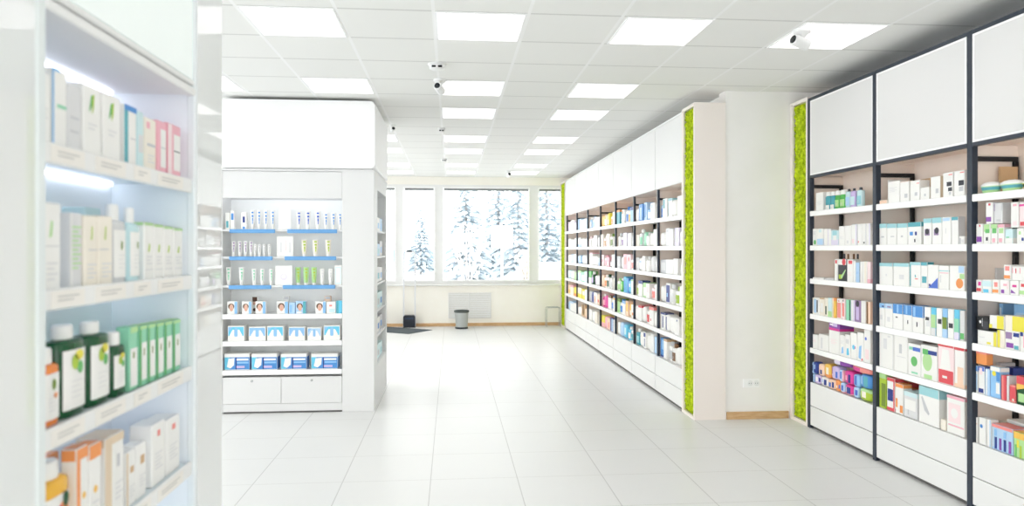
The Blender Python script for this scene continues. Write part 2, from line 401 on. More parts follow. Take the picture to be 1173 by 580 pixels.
def bottle(w, h, col, capc, loc, rot, label, group, flat=.6, cap_h=.16, cap_w=.42, lab_col='white', lab=(.14, .68), shoulder=.10, marks=(), alpha=None, parts=True, word=None, neck=None, d=None):
    body_h = h * (1 - cap_h); r = w / 2; sq = 3.2
    t = thing('bottle', '', 'bottle', loc, rot, group)
    m = mat(PAL[col][0], .2, .5)
    def ring(mb, prof, mm, a0=0, a1=2 * pi, n=28, off=0):
        full = abs(a1 - a0 - 2 * pi) < 1e-6; k = n if full else n + 1; vs = []; fs = []
        for rr, z in prof:
            for i in range(k):
                a = a0 + (a1 - a0) * i / n; c, s = cos(a), sin(a)
                q = (abs(c) ** sq + abs(s) ** sq) ** (-1 / sq)
                vs.append(((rr * q + off) * c, (rr * flat * q + off) * s, z))
        for j in range(len(prof) - 1):
            for i in range(n): i2 = (i + 1) % k; fs.append((j * k + i, j * k + i2, (j + 1) * k + i2, (j + 1) * k + i))
        if full: fs.append(tuple(range(k - 1, -1, -1))); fs.append(tuple((len(prof) - 1) * k + i for i in range(k)))
        mb.add(vs, fs, mm)
    b = MB(); sh = shoulder * h
    nw = r * (neck or cap_w) * .9
    ring(b, [(r * .93, 0), (r, .006), (r, body_h - sh), (r * .97, body_h - sh * .6), (r * .82, body_h - sh * .25), (nw, body_h - sh * .05), (nw, body_h)], m)
    b.build('body', t, smooth=True)
    cr = r * cap_w; fl = flat if flat > .8 else min(1, flat * 1.25)
    MB().lathe([(cr * .97, body_h - .001), (cr, body_h + .003), (cr * .98, h - .006), (cr * .88, h - .001), (cr * .3, h)], mat(PAL[capc][0], .35, .4), 22, 1, fl).build('cap', t, smooth=True)
    if lab_col:
        l = MB(); ring(l, [(r, body_h * lab[0]), (r, body_h * lab[1])], mat(PAL[lab_col][0], .4), -pi / 2 - .78, -pi / 2 + .78, 12, .0012)
        yl = -r * flat - .0022
        for it in marks:
            cx, cz, rr, cc = it[:4]; rz = it[4] if len(it) > 4 else rr
            l.add([(cx * r + rr * r * cos(2 * pi * i / 14), yl - (.0003 if len(it) > 5 else 0), body_h * cz + rz * r * sin(2 * pi * i / 14)) for i in range(14)], [tuple(range(14))], pm(cc))
        for i in range(4):
            z = body_h * (lab[0] + (lab[1] - lab[0]) * (.46 - .09 * i)); l.add([(-r * .45, yl, z), (r * (.4 - .2 * (i % 2)), yl, z), (r * (.4 - .2 * (i % 2)), yl, z + .0018), (-r * .45, yl, z + .0018)], [(0, 1, 2, 3)], pm('lgrey'))
        l.build('label', t, smooth=False, label='%s paper label' % cname(lab_col))
    t['label'] = (word or '%s bottle with %s cap' % (cname(col), cname(capc))) + ' ' + label
    return t
def tub(w, h, col, band, lidc, loc, rot, label, group):
    r = w / 2; t = thing('tub', '%s tub with domed %s lid %s' % (cname(col), cname(lidc), label), 'tub', loc, rot, group)
    k = .55
    b = MB(); b.lathe([(r * .74, 0), (r * .78, .004), (r * .88, h * .3)], pm(col), 26, 1, k); b.lathe([(r * .88, h * .3), (r * .97, h * .55)], pm(band), 26, 1, k, caps=False); b.lathe([(r * .97, h * .55), (r, h * .66)], pm(col), 26, 1, k, caps=False)
    b.build('body', t, smooth=True)
    MB().lathe([(r * 1.01, h * .62), (r * 1.02, h * .70), (r * .95, h * .82), (r * .7, h * .94), (r * .35, h), (.002, h)], pm(lidc), 26, 1, k, caps=False).build('lid', t, smooth=True)
    return t

# ------------------------------------------------------------------ dark-framed bays on the right wall
RX = 3.187; SH = [1.93, 1.625, 1.33, 1.017, .715]; BASE = .41
BAY = [(6.108, 5.122, 'moss-side'), (5.122, 4.136, 'middle'), (4.136, 3.15, 'green-tub')]
ROTR = -pi / 2
def bay_common(t, y0, y1, X, depth, dark, split):
    """carcass of one bay between y1 (near) and y0 (far), fronts at X; children of t, whose origin is the world origin"""
    xb = X + depth
    b = MB(); b.box(xb - .012, xb, y1 + .0005, y0 - .0005, 0, 2.93, M_beige); b.build('back_panel', t, label='beige back panel')
    MB().box(X + .03, xb - .012, y0 - .016, y0 - .0005, BASE, 2.24, M_beige).build('side_panel', t)
    MB().box(X + .018, xb - .012, y1 + .001, y0 - .001, 2.255, 2.275, M_beige).build('cupboard_bottom', t)
    MB().box(X + .031, xb - .012, y1 + .001, y0 - .001, 2.915, 2.945, M_dark if dark else M_white).build('cupboard_top', t)
    MB().box(X + .018, xb - .012, y1 + .002, y0 - .002, BASE - .03, BASE - .004, M_white).build('base_top', t)
    for z in SH:
        s = MB().box(X + .012, xb - .014, y1 + .006, y0 - .018, z - .022, z, M_white).build('shelf', t)
        e0, e1 = (y1 + .003, y0 - .046) if dark else (y1 + .003, y0 - .003)
        MB().box(X - .004, X + .012, e0, e1, z - .042, z + .004, M_edge, .004).build('price_rail', s)
for bi, (y0, y1, nm) in enumerate(BAY):
    t = thing('shelving_bay', {'moss-side': 'dark-framed wall shelving bay next to the green moss strip', 'middle': 'dark-framed wall shelving bay in the middle of three', 'green-tub': 'dark-framed wall shelving bay with green tubs on its top shelf'}[nm], 'shelving', (0, 0, 0), 0, 'dark-framed shelving bays')
    bay_common(t, y0, y1, RX, .335, True, True)
    p = MB().box(RX - .002, RX + .04, y0 - .044, y0 - .0008, 0, 2.945, M_dark, .003); p.build('front_post', t, label='dark steel upright')
    a = MB().box(RX + .04, RX + .315, y0 - .034, y0 - .0165, 2.14, 2.17, M_dark2, .002); a.build('top_arm', t)
    MB().box(RX + .285, RX + .315, y0 - .036, y0 - .0165, BASE, 2.14, M_dark2, .002).build('rear_post', t)
    MB().box(RX, RX + .03, y1 + .001, y0 - .045, 2.918, 2.945, M_dark).build('top_rail', t, label='dark steel rail above the door')
    MB().box(RX, RX + .03, y1 + .001, y0 - .045, 2.228, 2.252, M_dark).build('door_rail', t, label='dark steel rail below the door')
    d = MB().box(RX + .002, RX + .020, y1 + .016, y0 - .060, 2.268, 2.903, M_door, .002).build('door', t, label='flat pale grey flap door')
    e = MB(); q = .014; ya, yb, za, zb = y1 + .003, y0 - .047, 2.253, 2.917
    e.box(RX + .0, RX + .018, ya, ya + q, za, zb, M_edge).box(RX, RX + .018, yb - q, yb, za, zb, M_edge).box(RX, RX + .018, ya + q, yb - q, za, za + q, M_edge).box(RX, RX + .018, ya + q, yb - q, zb - q, zb, M_edge)
    e.build('edge_trim', d, label='bright white door edging')
    for z0, z1 in ((.03, .198), (.204, BASE)):
        MB().box(RX + .002, RX + .02, y1 + .002, y0 - .046, z0, z1, M_white, .002).build('drawer', t)
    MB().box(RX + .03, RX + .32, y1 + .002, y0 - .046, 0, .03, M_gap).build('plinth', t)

ROWN = ['top shelf', 'second shelf', 'third shelf', 'fourth shelf', 'fifth shelf', 'base shelf']
BAYN = {'moss-side': 'moss-side bay', 'middle': 'middle dark-framed bay', 'green-tub': 'green-tub bay'}
XF = RX + .022
def put(bay, row, items, group=None, where=None):
    """items: (kind, px left, px right, py top, colour, print, extra) on one shelf, in order from the window end"""
    y0, y1, nm = BAY[bay]; zs = (SH + [BASE])[row]; cnt = {}
    for n, it in enumerate(items, 1):
        kind, xl, xr, yt, col, spec = it[:6]; ex = it[6] if len(it) > 6 else {}
        dx = ex.get('dx', 0); X = XF + dx
        ya = onX(xl, 285, X)[0]; yb = onX(xr, 285, X)[0]; ya = min(ya, y0 - .048); yb = max(yb, y1 + .006)
        zt = onX((xl + xr) / 2, yt, X)[1]; zb = zs + .001
        if 'yb' in ex: zb = onX((xl + xr) / 2, ex['yb'], X)[1]
        if 'zb' in ex: zb = ex['zb']
        h = max(.015, zt - zb); h = min(h, .275 if 'zb' not in ex else h); wd = max(.012, ya - yb - .003); yc = (ya + yb) / 2
        dp = ex.get('d', min(.13, max(.05, wd * .8)))
        dp = min(dp, RX + .29 - X)
        grp = group or 'packs on the %s of the %s' % (ROWN[row], BAYN[nm])
        pos = '%s from window, %s %s, %s' % (ORD[n], where, ROWN[row], BAYN[nm]) if where else '%s from window, %s, %s' % (ORD[n], ROWN[row], BAYN[nm])
        loc = (X + dp / 2, yc, zb)
        if kind == 'c': carton(wd, dp, h, col, spec, loc, ROTR, pos, grp)
        elif kind == 'k': carton(wd, dp, h, col, spec, loc, ROTR, pos, grp, 'cardboard_box')
        elif kind == 'p': pack(wd, dp, h, col, spec, loc, ROTR, pos, grp)
        elif kind == 't': tub(wd * 1.0, h, col, spec.split()[0], spec.split()[1], (X + wd * .3, yc, zb), ROTR, pos, grp)
        elif kind == 'b':
            q = spec.split()
            bottle(wd, h, col, q[0], (X + wd * .34, yc, zb), ROTR, pos, grp, cap_h=float(q[1]) if len(q) > 1 else .2, cap_w=float(q[2]) if len(q) > 2 else .7, lab_col=q[3] if len(q) > 3 and q[3] != 'none' else None, lab=(.05, .35) if 'low' in q else (.15, .65))
        elif kind == 'l':
            o = carton(wd, dp, h, col, spec, loc, ROTR, pos, grp, 'booklet'); o.rotation_euler = (0, radians(0), ROTR)
    return
gm = 'L lgrey .45 .2 .8 3'
# --- bay beside the moss strip
put(0, 0, [('c', 934.5, 943, 220.7, 'white', 'L lgrey .5 .2 .8 4', {}), ('b', 944.2, 949.6, 220, 'teal', 'white .22 .8 white low'), ('b', 949.8, 954.9, 219.5, 'teal', 'white .22 .8 white low'),
           ('b', 955.2, 960.4, 218.5, 'green', 'white .24 .85 lgreen'), ('b', 960.6, 966.8, 217.5, 'green', 'white .24 .85 lgreen'),
           ('b', 967.2, 972.4, 216.5, 'aqua', 'dark .12 .4 lblue'), ('b', 973, 978.4, 215.8, 'lilac', 'dark .12 .4 aqua'), ('b', 979.8, 986, 214.6, 'aqua', 'dark .13 .4 lteal')])
put(0, 1, [('c', 928.8, 935.6, 262.2, 'white', 'D green .55 .2 .3;L grey .8 .1 .8 3'), ('c', 936, 943, 262, 'white', 'R aqua .3 .7 .78 .95;M lblue .05 .4'), ('c', 943.3, 947.8, 262.5, 'white', 'V lgrey .1 .2'), ('c', 948, 951.7, 262.6, 'white', 'V mauve .1 .3'),
           ('c', 952, 960.4, 264, 'aqua', 'R lteal .2 .8 .68 .98;B mauve .4;R white .3 .75 .35 .66'), ('c', 960.8, 967.6, 259.2, 'white', gm), ('c', 967.9, 974.8, 258.5, 'white', 'R lgrey .3 .6 .1 .25'),
           ('c', 975.2, 981.4, 256.8, 'white', 'V mauve .8 1;R lpink .1 .5 .1 .3'), ('c', 981.7, 987.4, 256.5, 'white', 'V grey .05 .15;R coral .2 .4 .12 .2'), ('c', 987.7, 992.6, 256.2, 'white', 'V lgrey .75 .95;R dark .3 .6 .08 .16'), ('c', 992.9, 997.2, 256, 'white', 'V mauve .6 .9')])
put(0, 2, [('l', 929, 943.5, 318.2, 'white', 'L grey .6 .2 .7 1', {'d': .2}), ('l', 945, 955, 319.6, 'lgrey', '', {'d': .1}), ('c', 956, 959.6, 297, 'white', 'T red .0;R red .2 .8 .8 .95'.replace('T red .0;', ''), {}),
           ('c', 960, 969.7, 297, 'dark', 'R white .02 .98 .74 .99;d red .7 .87 .22;R lime .1 .45 .1 .3;P lgreen .3 .2 .9 .55 .95 .5 .5 .12'), ('c', 970.2, 977, 297.3, 'white', 'R red .25 .9 .8 .95;L lpink .4 .2 .8 3'), ('c', 977.4, 979.8, 299, 'white', 'L lgrey .5 .2 .8 2'),
           ('c', 980.1, 984.4, 301, 'lblue', 'L sky .5 .2 .8 2'), ('c', 984.7, 987.6, 300, 'white', 'V dark .0 .2'), ('c', 988, 993.2, 299.5, 'white', 'V cream .4 .9'), ('c', 993.4, 997.2, 300, 'lpink', 'B pink .2')])
put(0, 2, [('b', 963.5, 967, 291, 'beige', 'dark .18 .5', {'dx': .135}), ('b', 968, 971.5, 291, 'beige', 'brown .18 .5', {'dx': .135}), ('b', 974.5, 978, 290.8, 'beige', 'brown .18 .5', {'dx': .135}), ('b', 979, 982.5, 291, 'beige', 'dark .18 .5', {'dx': .135})],
    'brown-capped bottles behind the red-topped booklets', 'back row')
put(0, 3, [('c', 928.8, 931.6, 341, 'cream', gm), ('c', 931.9, 938.5, 341, 'white', 'R lblue .05 .5 .1 .9;R dark .55 .75 .15 .85'), ('c', 938.8, 944, 341.3, 'cream', 'T tan .08;R white .2 .8 .2 .7'), ('c', 944.3, 948, 341.3, 'cream', 'R dgreen .3 .7 .1 .55'), ('c', 948.3, 952.7, 341.4, 'aqua', 'B lgreen .3'),
           ('c', 953, 957.5, 341.5, 'gold', 'T orange .15;V cream .1 .4'), ('c', 958.6, 963.9, 342.3, 'white', 'R coral .1 .9 .05 .8;r red .35 .55 .84 .93'), ('c', 964.2, 968, 342.8, 'lpink', 'R coral .1 .8 .15 .8;r dark .3 .6 .88 .95'), ('c', 969, 974.1, 343.6, 'mint', 'V dgreen .75 .98'),
           ('c', 974.5, 978.6, 344, 'mauve', 'V white .3 .6'), ('c', 978.9, 985.8, 344.6, 'plum', 'R lilac .25 .75 .1 .7;d dark .5 .85 .3'), ('c', 986.2, 991.4, 344.8, 'white', 'V lgrey .5 .6'), ('c', 992.6, 996.8, 346, 'peach', 'V brown .0 .45')])
put(0, 4, [('c', 928.6, 937.6, 383.3, 'white', 'V lgrey .9 .97;L lpink .6 .1 .7 3'), ('c', 938, 948.9, 383.6, 'white', 'R lgrey .2 .4 .1 .8'), ('c', 949.4, 961.6, 379, 'white', 'L lpink .6 .2 .8 4'), ('c', 949.4, 961.6, 369.6, 'purple', 'r lilac .3 .8 .5 .9;R white .1 .4 .6 .8;B magenta .3', {'yb': 379}),
           ('c', 962, 967.6, 384, 'white', 'P sky .3 .1 .8 .15 .7 .45 .4 .4;L lgrey .7 .2 .8 3'), ('c', 967.9, 973.8, 383.6, 'white', 'P cyan .3 .08 .85 .12 .7 .42 .35 .38;R lgrey .2 .8 .6 .8'), ('c', 974.2, 981.6, 381.5, 'white', 'D cyan .5 .45 .22;r magenta .7 .8 .4 .5'), ('c', 982, 989.2, 381, 'white', 'P sky .2 .1 .6 .05 .7 .55 .3 .5;r red .7 .9 .02 .1'),
           ('c', 989.6, 997, 378, 'white', 'D royal .3 .72 .16;r lpink .2 .8 .1 .4')])
zt_b1 = onX(960, 435, XF)[1]
put(0, 5, [('p', 925.6, 932, 427.5, 'lblue', 'R navy .3 .6 .2 .8'), ('p', 932.5, 939.5, 429.5, 'lilac', 'R white .2 .6 .3 .8;R navy .75 .95 .2 .7'), ('p', 940, 947.4, 432, 'white', 'R navy .55 .9 .1 .8;R lblue .1 .4 .4 .8'), ('p', 947.8, 956, 434.6, 'peach', 'R royal .1 .5 .1 .6;R navy .6 .85 .1 .7'), ('p', 956.4, 962, 435.6, 'orange', 'R white .2 .5 .2 .5;R royal .7 .95 .2 .6'), ('p', 962.4, 967, 438.6, 'lblue', 'R royal .2 .7 .2 .8;B pink .15'),
           ('p', 967.4, 976.4, 441, 'magenta', 'R navy .3 .7 .15 .8;R white .1 .25 .2 .7;B pink .14'), ('p', 977, 983, 443.6, 'lblue', 'R royal .4 .9 .3 .8'), ('p', 983.5, 996.8, 445.5, 'lime', 'R cream .3 .6 .2 .8;T lgreen .3')])
put(0, 5, [('p', 925.6, 930.6, 413.8, 'lblue', 'R navy .4 .9 .2 .8', {'yb': 427.3}), ('p', 931, 936.6, 414.5, 'navy', 'R lblue .2 .5 .4 .8', {'yb': 428.4}), ('p', 937, 943, 417, 'peach', 'R navy .4 .8 .1 .5', {'yb': 430.6}), ('p', 943.4, 951, 417, 'gold', 'R cream .4 .7 .2 .8;B orange .3', {'yb': 433.0}), ('p', 951.6, 960.2, 419.8, 'lilac', 'R purple .0 .3 .4 1;R royal .6 .9 .1 .6', {'yb': 434.9}), ('p', 960.8, 966, 424, 'lblue', 'R royal .2 .6 .2 .9;R pink .7 1 0 1', {'yb': 437.6}),
           ('p', 966.4, 976.6, 425, 'magenta', 'R navy .55 .8 .1 .7;R pink .1 .4 .2 .6', {'yb': 440.6}), ('p', 977.1, 984, 429, 'sky', 'R royal .2 .6 .1 .9', {'yb': 443.4}), ('p', 984.4, 997, 429.4, 'blue', 'R teal .4 .7 .1 .9;R lblue 0 .25 .2 .9', {'yb': 445.4})], 'upper soft packs on the base shelf beside the moss strip', 'upper layer')
put(0, 5, [('p', 952.5, 972.5, 412.5, 'mauve', 'R purple .55 1 0 1', {'yb': 419.6, 'd': .16}), ('p', 974, 996.4, 420.5, 'coral', 'R magenta 0 .5 0 .8', {'yb': 427.6, 'd': .16})], 'loose bags lying across the top of the soft packs', 'top layer')
# --- middle bay
put(1, 0, [('c', 1004.9, 1016.4, 229.4, 'cream', 'R peach .05 .95 .1 .9', {'d': .06}), ('c', 1017.2, 1030.4, 207.8, 'white', 'L lgrey .7 .1 .8 4'), ('c', 1031, 1041.3, 208, 'white', 'R grey .5 .85 .2 .4;T peach .02'), ('c', 1042.5, 1053.3, 206.9, 'white', 'R grey .5 .8 .25 .42;r coral .7 1 .83 .87'), ('c', 1054, 1064.4, 214.8, 'white', 'R grey .45 .65 .3 .5', {'d': .07}),
           ('c', 1065.8, 1077, 202.3, 'white', 'R grey .55 .85 .25 .45;S beige'), ('c', 1080, 1091.4, 197.7, 'white', 'R dark .4 .9 .45 .62;r dark .55 .95 .25 .4;d grey .75 .16 .12;r coral .6 1 .88 .92'), ('c', 1092.5, 1105, 195.6, 'white', 'R dark .45 .95 .42 .62;r grey .5 .9 .2 .38;r coral .6 1 .9 .94')])
put(1, 0, [('c', 1005.2, 1017, 207.4, 'white', 'R grey .6 .75 .4 .75', {'dx': .075, 'd': .1}), ('k', 1054, 1065.4, 204.8, 'tan', 'r beige .1 .9 .45 .55', {'dx': .09, 'd': .12})], 'boxes standing behind the front row on the middle bay top shelf', 'back row')
put(1, 1, [('c', 1005, 1015.4, 256.4, 'white', 'T lteal .2;r grey .3 .7 .35 .42'), ('c', 1015.9, 1026.8, 256.4, 'white', 'T lteal .2;r grey .4 .8 .38 .42'), ('c', 1027.3, 1039.4, 256, 'white', 'T lteal .2;r teal .02 .08 .8 1;r grey .4 .6 .36 .44'), ('c', 1040, 1055, 254.6, 'white', 'T teal .2;R blue .15 .4 .42 .58;r navy .55 .7 .42 .58;r dark .5 .6 .12 .26'),
           ('c', 1057.5, 1067, 250.4, 'white', 'T lteal .17;R plum .2 .8 .35 .6;d dark .5 .5 .25'), ('c', 1067.8, 1078.6, 249.3, 'white', 'T lteal .2;R plum .2 .7 .35 .58;d dark .5 .52 .24'), ('c', 1079, 1089.2, 248.7, 'white', 'R lblue .1 .9 .86 .97;r lgrey .4 .5 .4 .6'), ('c', 1089.8, 1097.6, 248.6, 'white', 'T teal .12;S lgrey'), ('c', 1098.2, 1105, 270.7, 'white', 'R grey .1 .4 .1 .8;r lgrey .5 .9 .2 .6')])
put(1, 2, [('c', 1004.9, 1022.4, 301.4, 'white', 'T lteal .15;r lgrey .5 .6 .4 .5'), ('c', 1023.2, 1041.2, 301.6, 'white', 'T lteal .15;r lgrey .4 .7 .3 .5'), ('c', 1042, 1054.4, 300.4, 'white', 'T lteal .12;r teal .02 .12 .05 .9;r coral .5 .8 .32 .36;R teal .5 .6 .4 .5'), ('c', 1054.8, 1062.2, 300.3, 'white', 'T teal .14;R teal .2 .9 .2 .45'),
           ('c', 1062.6, 1074.8, 303.6, 'white', 'P royal .05 .03 .98 .03 .98 .48;r navy .1 .3 .1 .2'), ('c', 1075.2, 1086.8, 304.4, 'white', 'M lteal .76 .8;r pink .1 .98 .68 .71;r grey .2 .25 .3 .6'), ('c', 1087.6, 1105, 304.5, 'white', 'D orange .68 .3 .24;R lblue .62 .98 .72 .98;r lgreen .7 1 .48 .68')])
put(1, 3, [('c', 1004.9, 1013.4, 347.3, 'white', 'T sky .2;r navy .5 .9 .84 .9;R lgrey .2 .6 .3 .5'), ('c', 1013.8, 1022.4, 348.2, 'white', 'T lblue .2;r plum .3 .8 .84 .9;R lgrey .3 .7 .25 .45'), ('c', 1022.8, 1034, 348.6, 'white', 'T blue .38;r sky .4 .6 .65 .98;R dark .3 .5 .45 .5'), ('c', 1034.5, 1044.6, 349.8, 'white', 'T blue .38;r sky .3 .5 .65 .98;R dark .5 .6 .28 .42'), ('c', 1045, 1057.3, 350.8, 'white', 'T blue .42;r sky .1 .3 .6 .95;R dark .4 .5 .22 .4'),
           ('c', 1058.6, 1066, 352, 'white', 'R dark .2 .8 .52 .64;r lgrey .3 .9 .3 .5'), ('c', 1066.4, 1072, 352.5, 'cyan', 'M lgreen .28 .75;B lgrey .27'), ('c', 1072.4, 1079, 353, 'white', 'R dark .3 .95 .45 .62'), ('c', 1079.4, 1085, 353.6, 'sky', 'M olive .3 .7;B lblue .3'), ('c', 1085.4, 1092.4, 354.2, 'white', 'R dark .2 .9 .36 .52'), ('c', 1092.8, 1098.8, 355, 'cyan', 'M mint .25 .7;B mauve .25'), ('c', 1099.2, 1105, 356, 'lgrey', 'R green .1 .9 .05 .25')])
put(1, 4, [('c', 1007, 1023.6, 382.4, 'white', 'R lgrey .3 .55 .55 .85;V lgrey .95 .99;r lgrey .6 .8 .9 .95'), ('c', 1024, 1039.4, 384, 'white', 'R grey .4 .6 .5 .75;r lgrey .2 .9 .4 .42'), ('c', 1040, 1054.5, 394.3, 'white', 'D green .5 .45 .26;r royal .4 .99 .78 .9;r mint .1 .4 .8 .9;r mint .3 .8 .06 .12'), ('c', 1055, 1073.6, 396.3, 'white', 'D lgreen .4 .52 .3 .28;r navy .45 .99 .74 .86;r green .1 .45 .72 .88;R lgreen .2 .7 .02 .14'),
           ('c', 1074.2, 1092.6, 393.2, 'lpink', 'T red .1;R red .06 .98 .02 .34;r white .3 .6 .14 .2;P white .15 .36 .85 .36 .7 .84 .3 .84'), ('c', 1093.2, 1105, 397, 'white', 'T red .1;r peach .3 .9 .1 .5;B peach .1')])
put(1, 5, [('c', 1004.9, 1014.8, 427.8, 'lime', 'T lgreen .14;R olive .35 .98 .05 .72', {'d': .1}), ('c', 1016, 1025, 433.2, 'white', 'T red .1;R navy .1 .8 .3 .66;B red .1;r red .85 1 .1 .9'), ('c', 1025.6, 1034.6, 440, 'white', 'T orange .12;R orange .05 .3 .2 .5;r orange .6 .98 .06 .3'), ('c', 1035.2, 1050.8, 449.6, 'lgrey', 'T aqua .18;r grey .3 .4 .1 .4;R white .1 .9 .3 .7'), ('c', 1052.4, 1075.6, 444.5, 'white', 'T lteal .24;P grey .12 .7 .2 .72 .55 .3 .5 .25 .3 .35'), ('c', 1077.6, 1083.4, 481, 'cream', gm), ('c', 1084.4, 1105, 454.6, 'white', 'T pink .08;R lpink .1 .8 .3 .8;r pink .1 .98 .2 .24;d white .45 .55 .2')])
put(1, 5, [('c', 1022, 1041, 435.5, 'orange', 'T red .2', {'dx': .14, 'd': .1}), ('c', 1042, 1050, 447, 'coral', 'R white .2 .7 .2 .8', {'dx': .14, 'd': .08})], 'boxes behind the front row on the middle bay base shelf', 'back row')
# --- bay with the green tubs
put(2, 0, [('t', 1117.5, 1138.5, 208.5, 'lgreen', 'teal white'), ('t', 1140, 1163, 206, 'lgreen', 'teal white'), ('t', 1164.5, 1189, 204.5, 'yellow', 'dgreen white')])
put(2, 0, [('k', 1118.5, 1145, 193, 'tan', 'r beige .1 .9 .48 .53;r brown .9 .99 .02 .9', {'dx': .15, 'd': .13})], 'brown boxes behind the green tubs', 'behind tubs')
zt2 = onX(1140, 257, XF)[1]
put(2, 1, [('c', 1117.7, 1125.6, 256.6, 'white', 'R purple .1 .9 .12 .38;r red .5 .7 .85 .95'), ('c', 1126.2, 1134.6, 256.8, 'white', 'R lgreen .1 .9 .62 .98;r green .3 .9 .55 .75;r dark .4 .7 .18 .35'), ('c', 1135, 1142.4, 257, 'white', 'R green .2 .9 .55 .8;T lgreen .2;r pink .2 .7 .1 .3'), ('c', 1142.8, 1150.4, 257, 'white', 'R lgreen .2 .9 .55 .8;T pink .16;r pink .2 .7 .1 .3'), ('c', 1150.9, 1160, 262.5, 'aqua', 'R mint .2 .6 .3 .5;B white .4'), ('c', 1164.4, 1173, 261.5, 'white', 'R lgreen .3 .6 .6 .8;r navy .7 1 .2 .4'), ('c', 1173.4, 1184, 261, 'white', 'R lgreen .3 .6 .6 .8')])
put(2, 1, [('c', 1129, 1137.2, 232, 'white', 'R purple .05 .8 .1 .32;r red .4 .7 .85 .95;S lgrey', {'zb': zt2 + .004, 'd': .14}), ('c', 1138.5, 1148.3, 232.5, 'lgrey', 'r plum .02 .1 .6 .95;r grey .9 .97 .6 .95;r grey .3 .8 .1 .2', {'zb': zt2 + .004, 'd': .14, 'dx': .01}), ('c', 1157.5, 1166.8, 231.6, 'white', 'r pink .3 .8 .84 .92;R lpink .3 .8 .08 .25', {'zb': onX(1160, 261.8, XF)[1] + .004, 'd': .14}), ('c', 1167.3, 1180, 231.6, 'lpink', 'T white .12;M magenta .84 .92;R red .1 .9 .06 .22', {'zb': onX(1172, 261.2, XF)[1] + .004, 'd': .14})], 'cartons of the upper layer on the green-tub bay second shelf', 'upper layer')
put(2, 2, [('c', 1116.2, 1124.6, 320.6, 'white', 'R red .1 .9 .12 .36;r magenta .4 .9 .55 .85'), ('c', 1125.1, 1135.8, 320.5, 'white', 'R cyan .1 .7 .05 .3;M aqua .5 .9'), ('c', 1136.4, 1144.6, 320.5, 'white', 'R orange .02 .9 .1 .32;r coral .3 .8 .5 .82'), ('c', 1145, 1156, 320.8, 'white', 'R purple .15 .5 .1 .34;r pink .4 .8 .6 .74;r lpink .8 .98 .4 .9'), ('c', 1156.6, 1166.8, 321.3, 'white', 'P purple .1 .15 .15 .4 .7 .15;r magenta .3 .8 .55 .7'), ('c', 1167.4, 1178, 321.8, 'white', 'R lgreen .02 .98 .12 .36;r red .2 .98 .6 .8')])
z3 = onX(1150, 321, XF)[1] + .003
put(2, 2, [('c', 1149.6, 1158.2, 303.5, 'white', 'R coral .2 .8 .6 .9;r orange .02 .9 .08 .3', {'zb': z3, 'd': .1}), ('c', 1158.8, 1176, 305.5, 'white', 'r pink .03 .1 .5 .9;r red .25 .32 .5 .85;r pink .55 .62 .5 .9', {'zb': z3, 'd': .1})], 'cartons stacked on the red and orange row', 'upper layer')
put(2, 2, [('c', 1118, 1137, 306.8, 'lgrey', 'r grey .5 .9 .86 .92', {'dx': .15, 'd': .1})], 'grey carton behind the red and orange row', 'back row')
put(2, 3, [('c', 1119.5, 1142, 379.5, 'white', 'V yellow .84 .99;r yellow .5 .7 .1 .25;r lgrey .1 .4 .5 .55', {'d': .14}), ('c', 1142.4, 1150.5, 378.5, 'cream', 'V yellow .0 .4', {}), ('c', 1147.4 + 3.6, 1168, 379, 'white', 'R plum .05 .5 .55 .9;r purple .1 .6 .1 .35;r teal .65 .95 .05 .25;r navy .6 .99 .7 .9', {}), ('c', 1168.6, 1180, 380, 'white', 'R pink .3 .7 .2 .8;r navy 0 .3 .75 .95')])
z4 = onX(1145, 378, XF)[1] + .004
put(2, 3, [('c', 1117, 1132.6, 363, 'black', 'd white .35 .62 .09;r dark .55 .98 .1 .7;r grey .5 .54 .3 .9', {'yb': 378.6, 'd': .11}), ('c', 1133.2, 1150.4, 361.8, 'white', 'V yellow .52 .98;r yellow .0 .2 .0 .3', {'zb': z4, 'd': .12}), ('c', 1151, 1174, 362.5, 'cream', 'V yellow .38 .99', {'zb': z4, 'd': .12})], 'upper cartons on the green-tub bay fourth shelf', 'upper layer')
put(2, 3, [('c', 1140.5, 1148.4, 347.8, 'sky', 'R white .3 .7 .1 .9;r royal .05 .3 .1 .6', {'dx': .15, 'd': .09}), ('c', 1161, 1176, 349, 'sky', 'R lblue .2 .9 .2 .8;D blue .9 .3 .2', {'dx': .15, 'd': .09})], 'blue cartons behind the yellow-ended packs', 'back row')
put(2, 4, [('c', 1115.2, 1120, 419, 'white', 'r lblue .1 .9 .1 .7;T blue .2', {}), ('c', 1120.6, 1127.6, 420, 'white', 'T royal .16;R navy .05 .9 .05 .2;r lpink .2 .7 .7 .95', {}), ('c', 1128.2, 1133.8, 423, 'lblue', 'V white .2 .5'), ('c', 1134.2, 1145.8, 420.5, 'sky', 'T white .14;D yellow .4 .78 .2;R white .6 .98 .15 .5;r blue .65 .98 .55 .85'), ('c', 1146.6, 1152.6, 430.3, 'red', 'V coral .2 .5'), ('c', 1153, 1155.8, 431, 'lgrey', ''), ('c', 1156.4, 1163.6, 441.5, 'coral', 'M red .1 .9;D cream .6 .16 .18'), ('c', 1164.2, 1176, 431.5, 'dgreen', 'T red .28;P gold .02 .5 .98 .62 .98 .72 .02 .72;R lgreen .2 .8 .1 .4')])
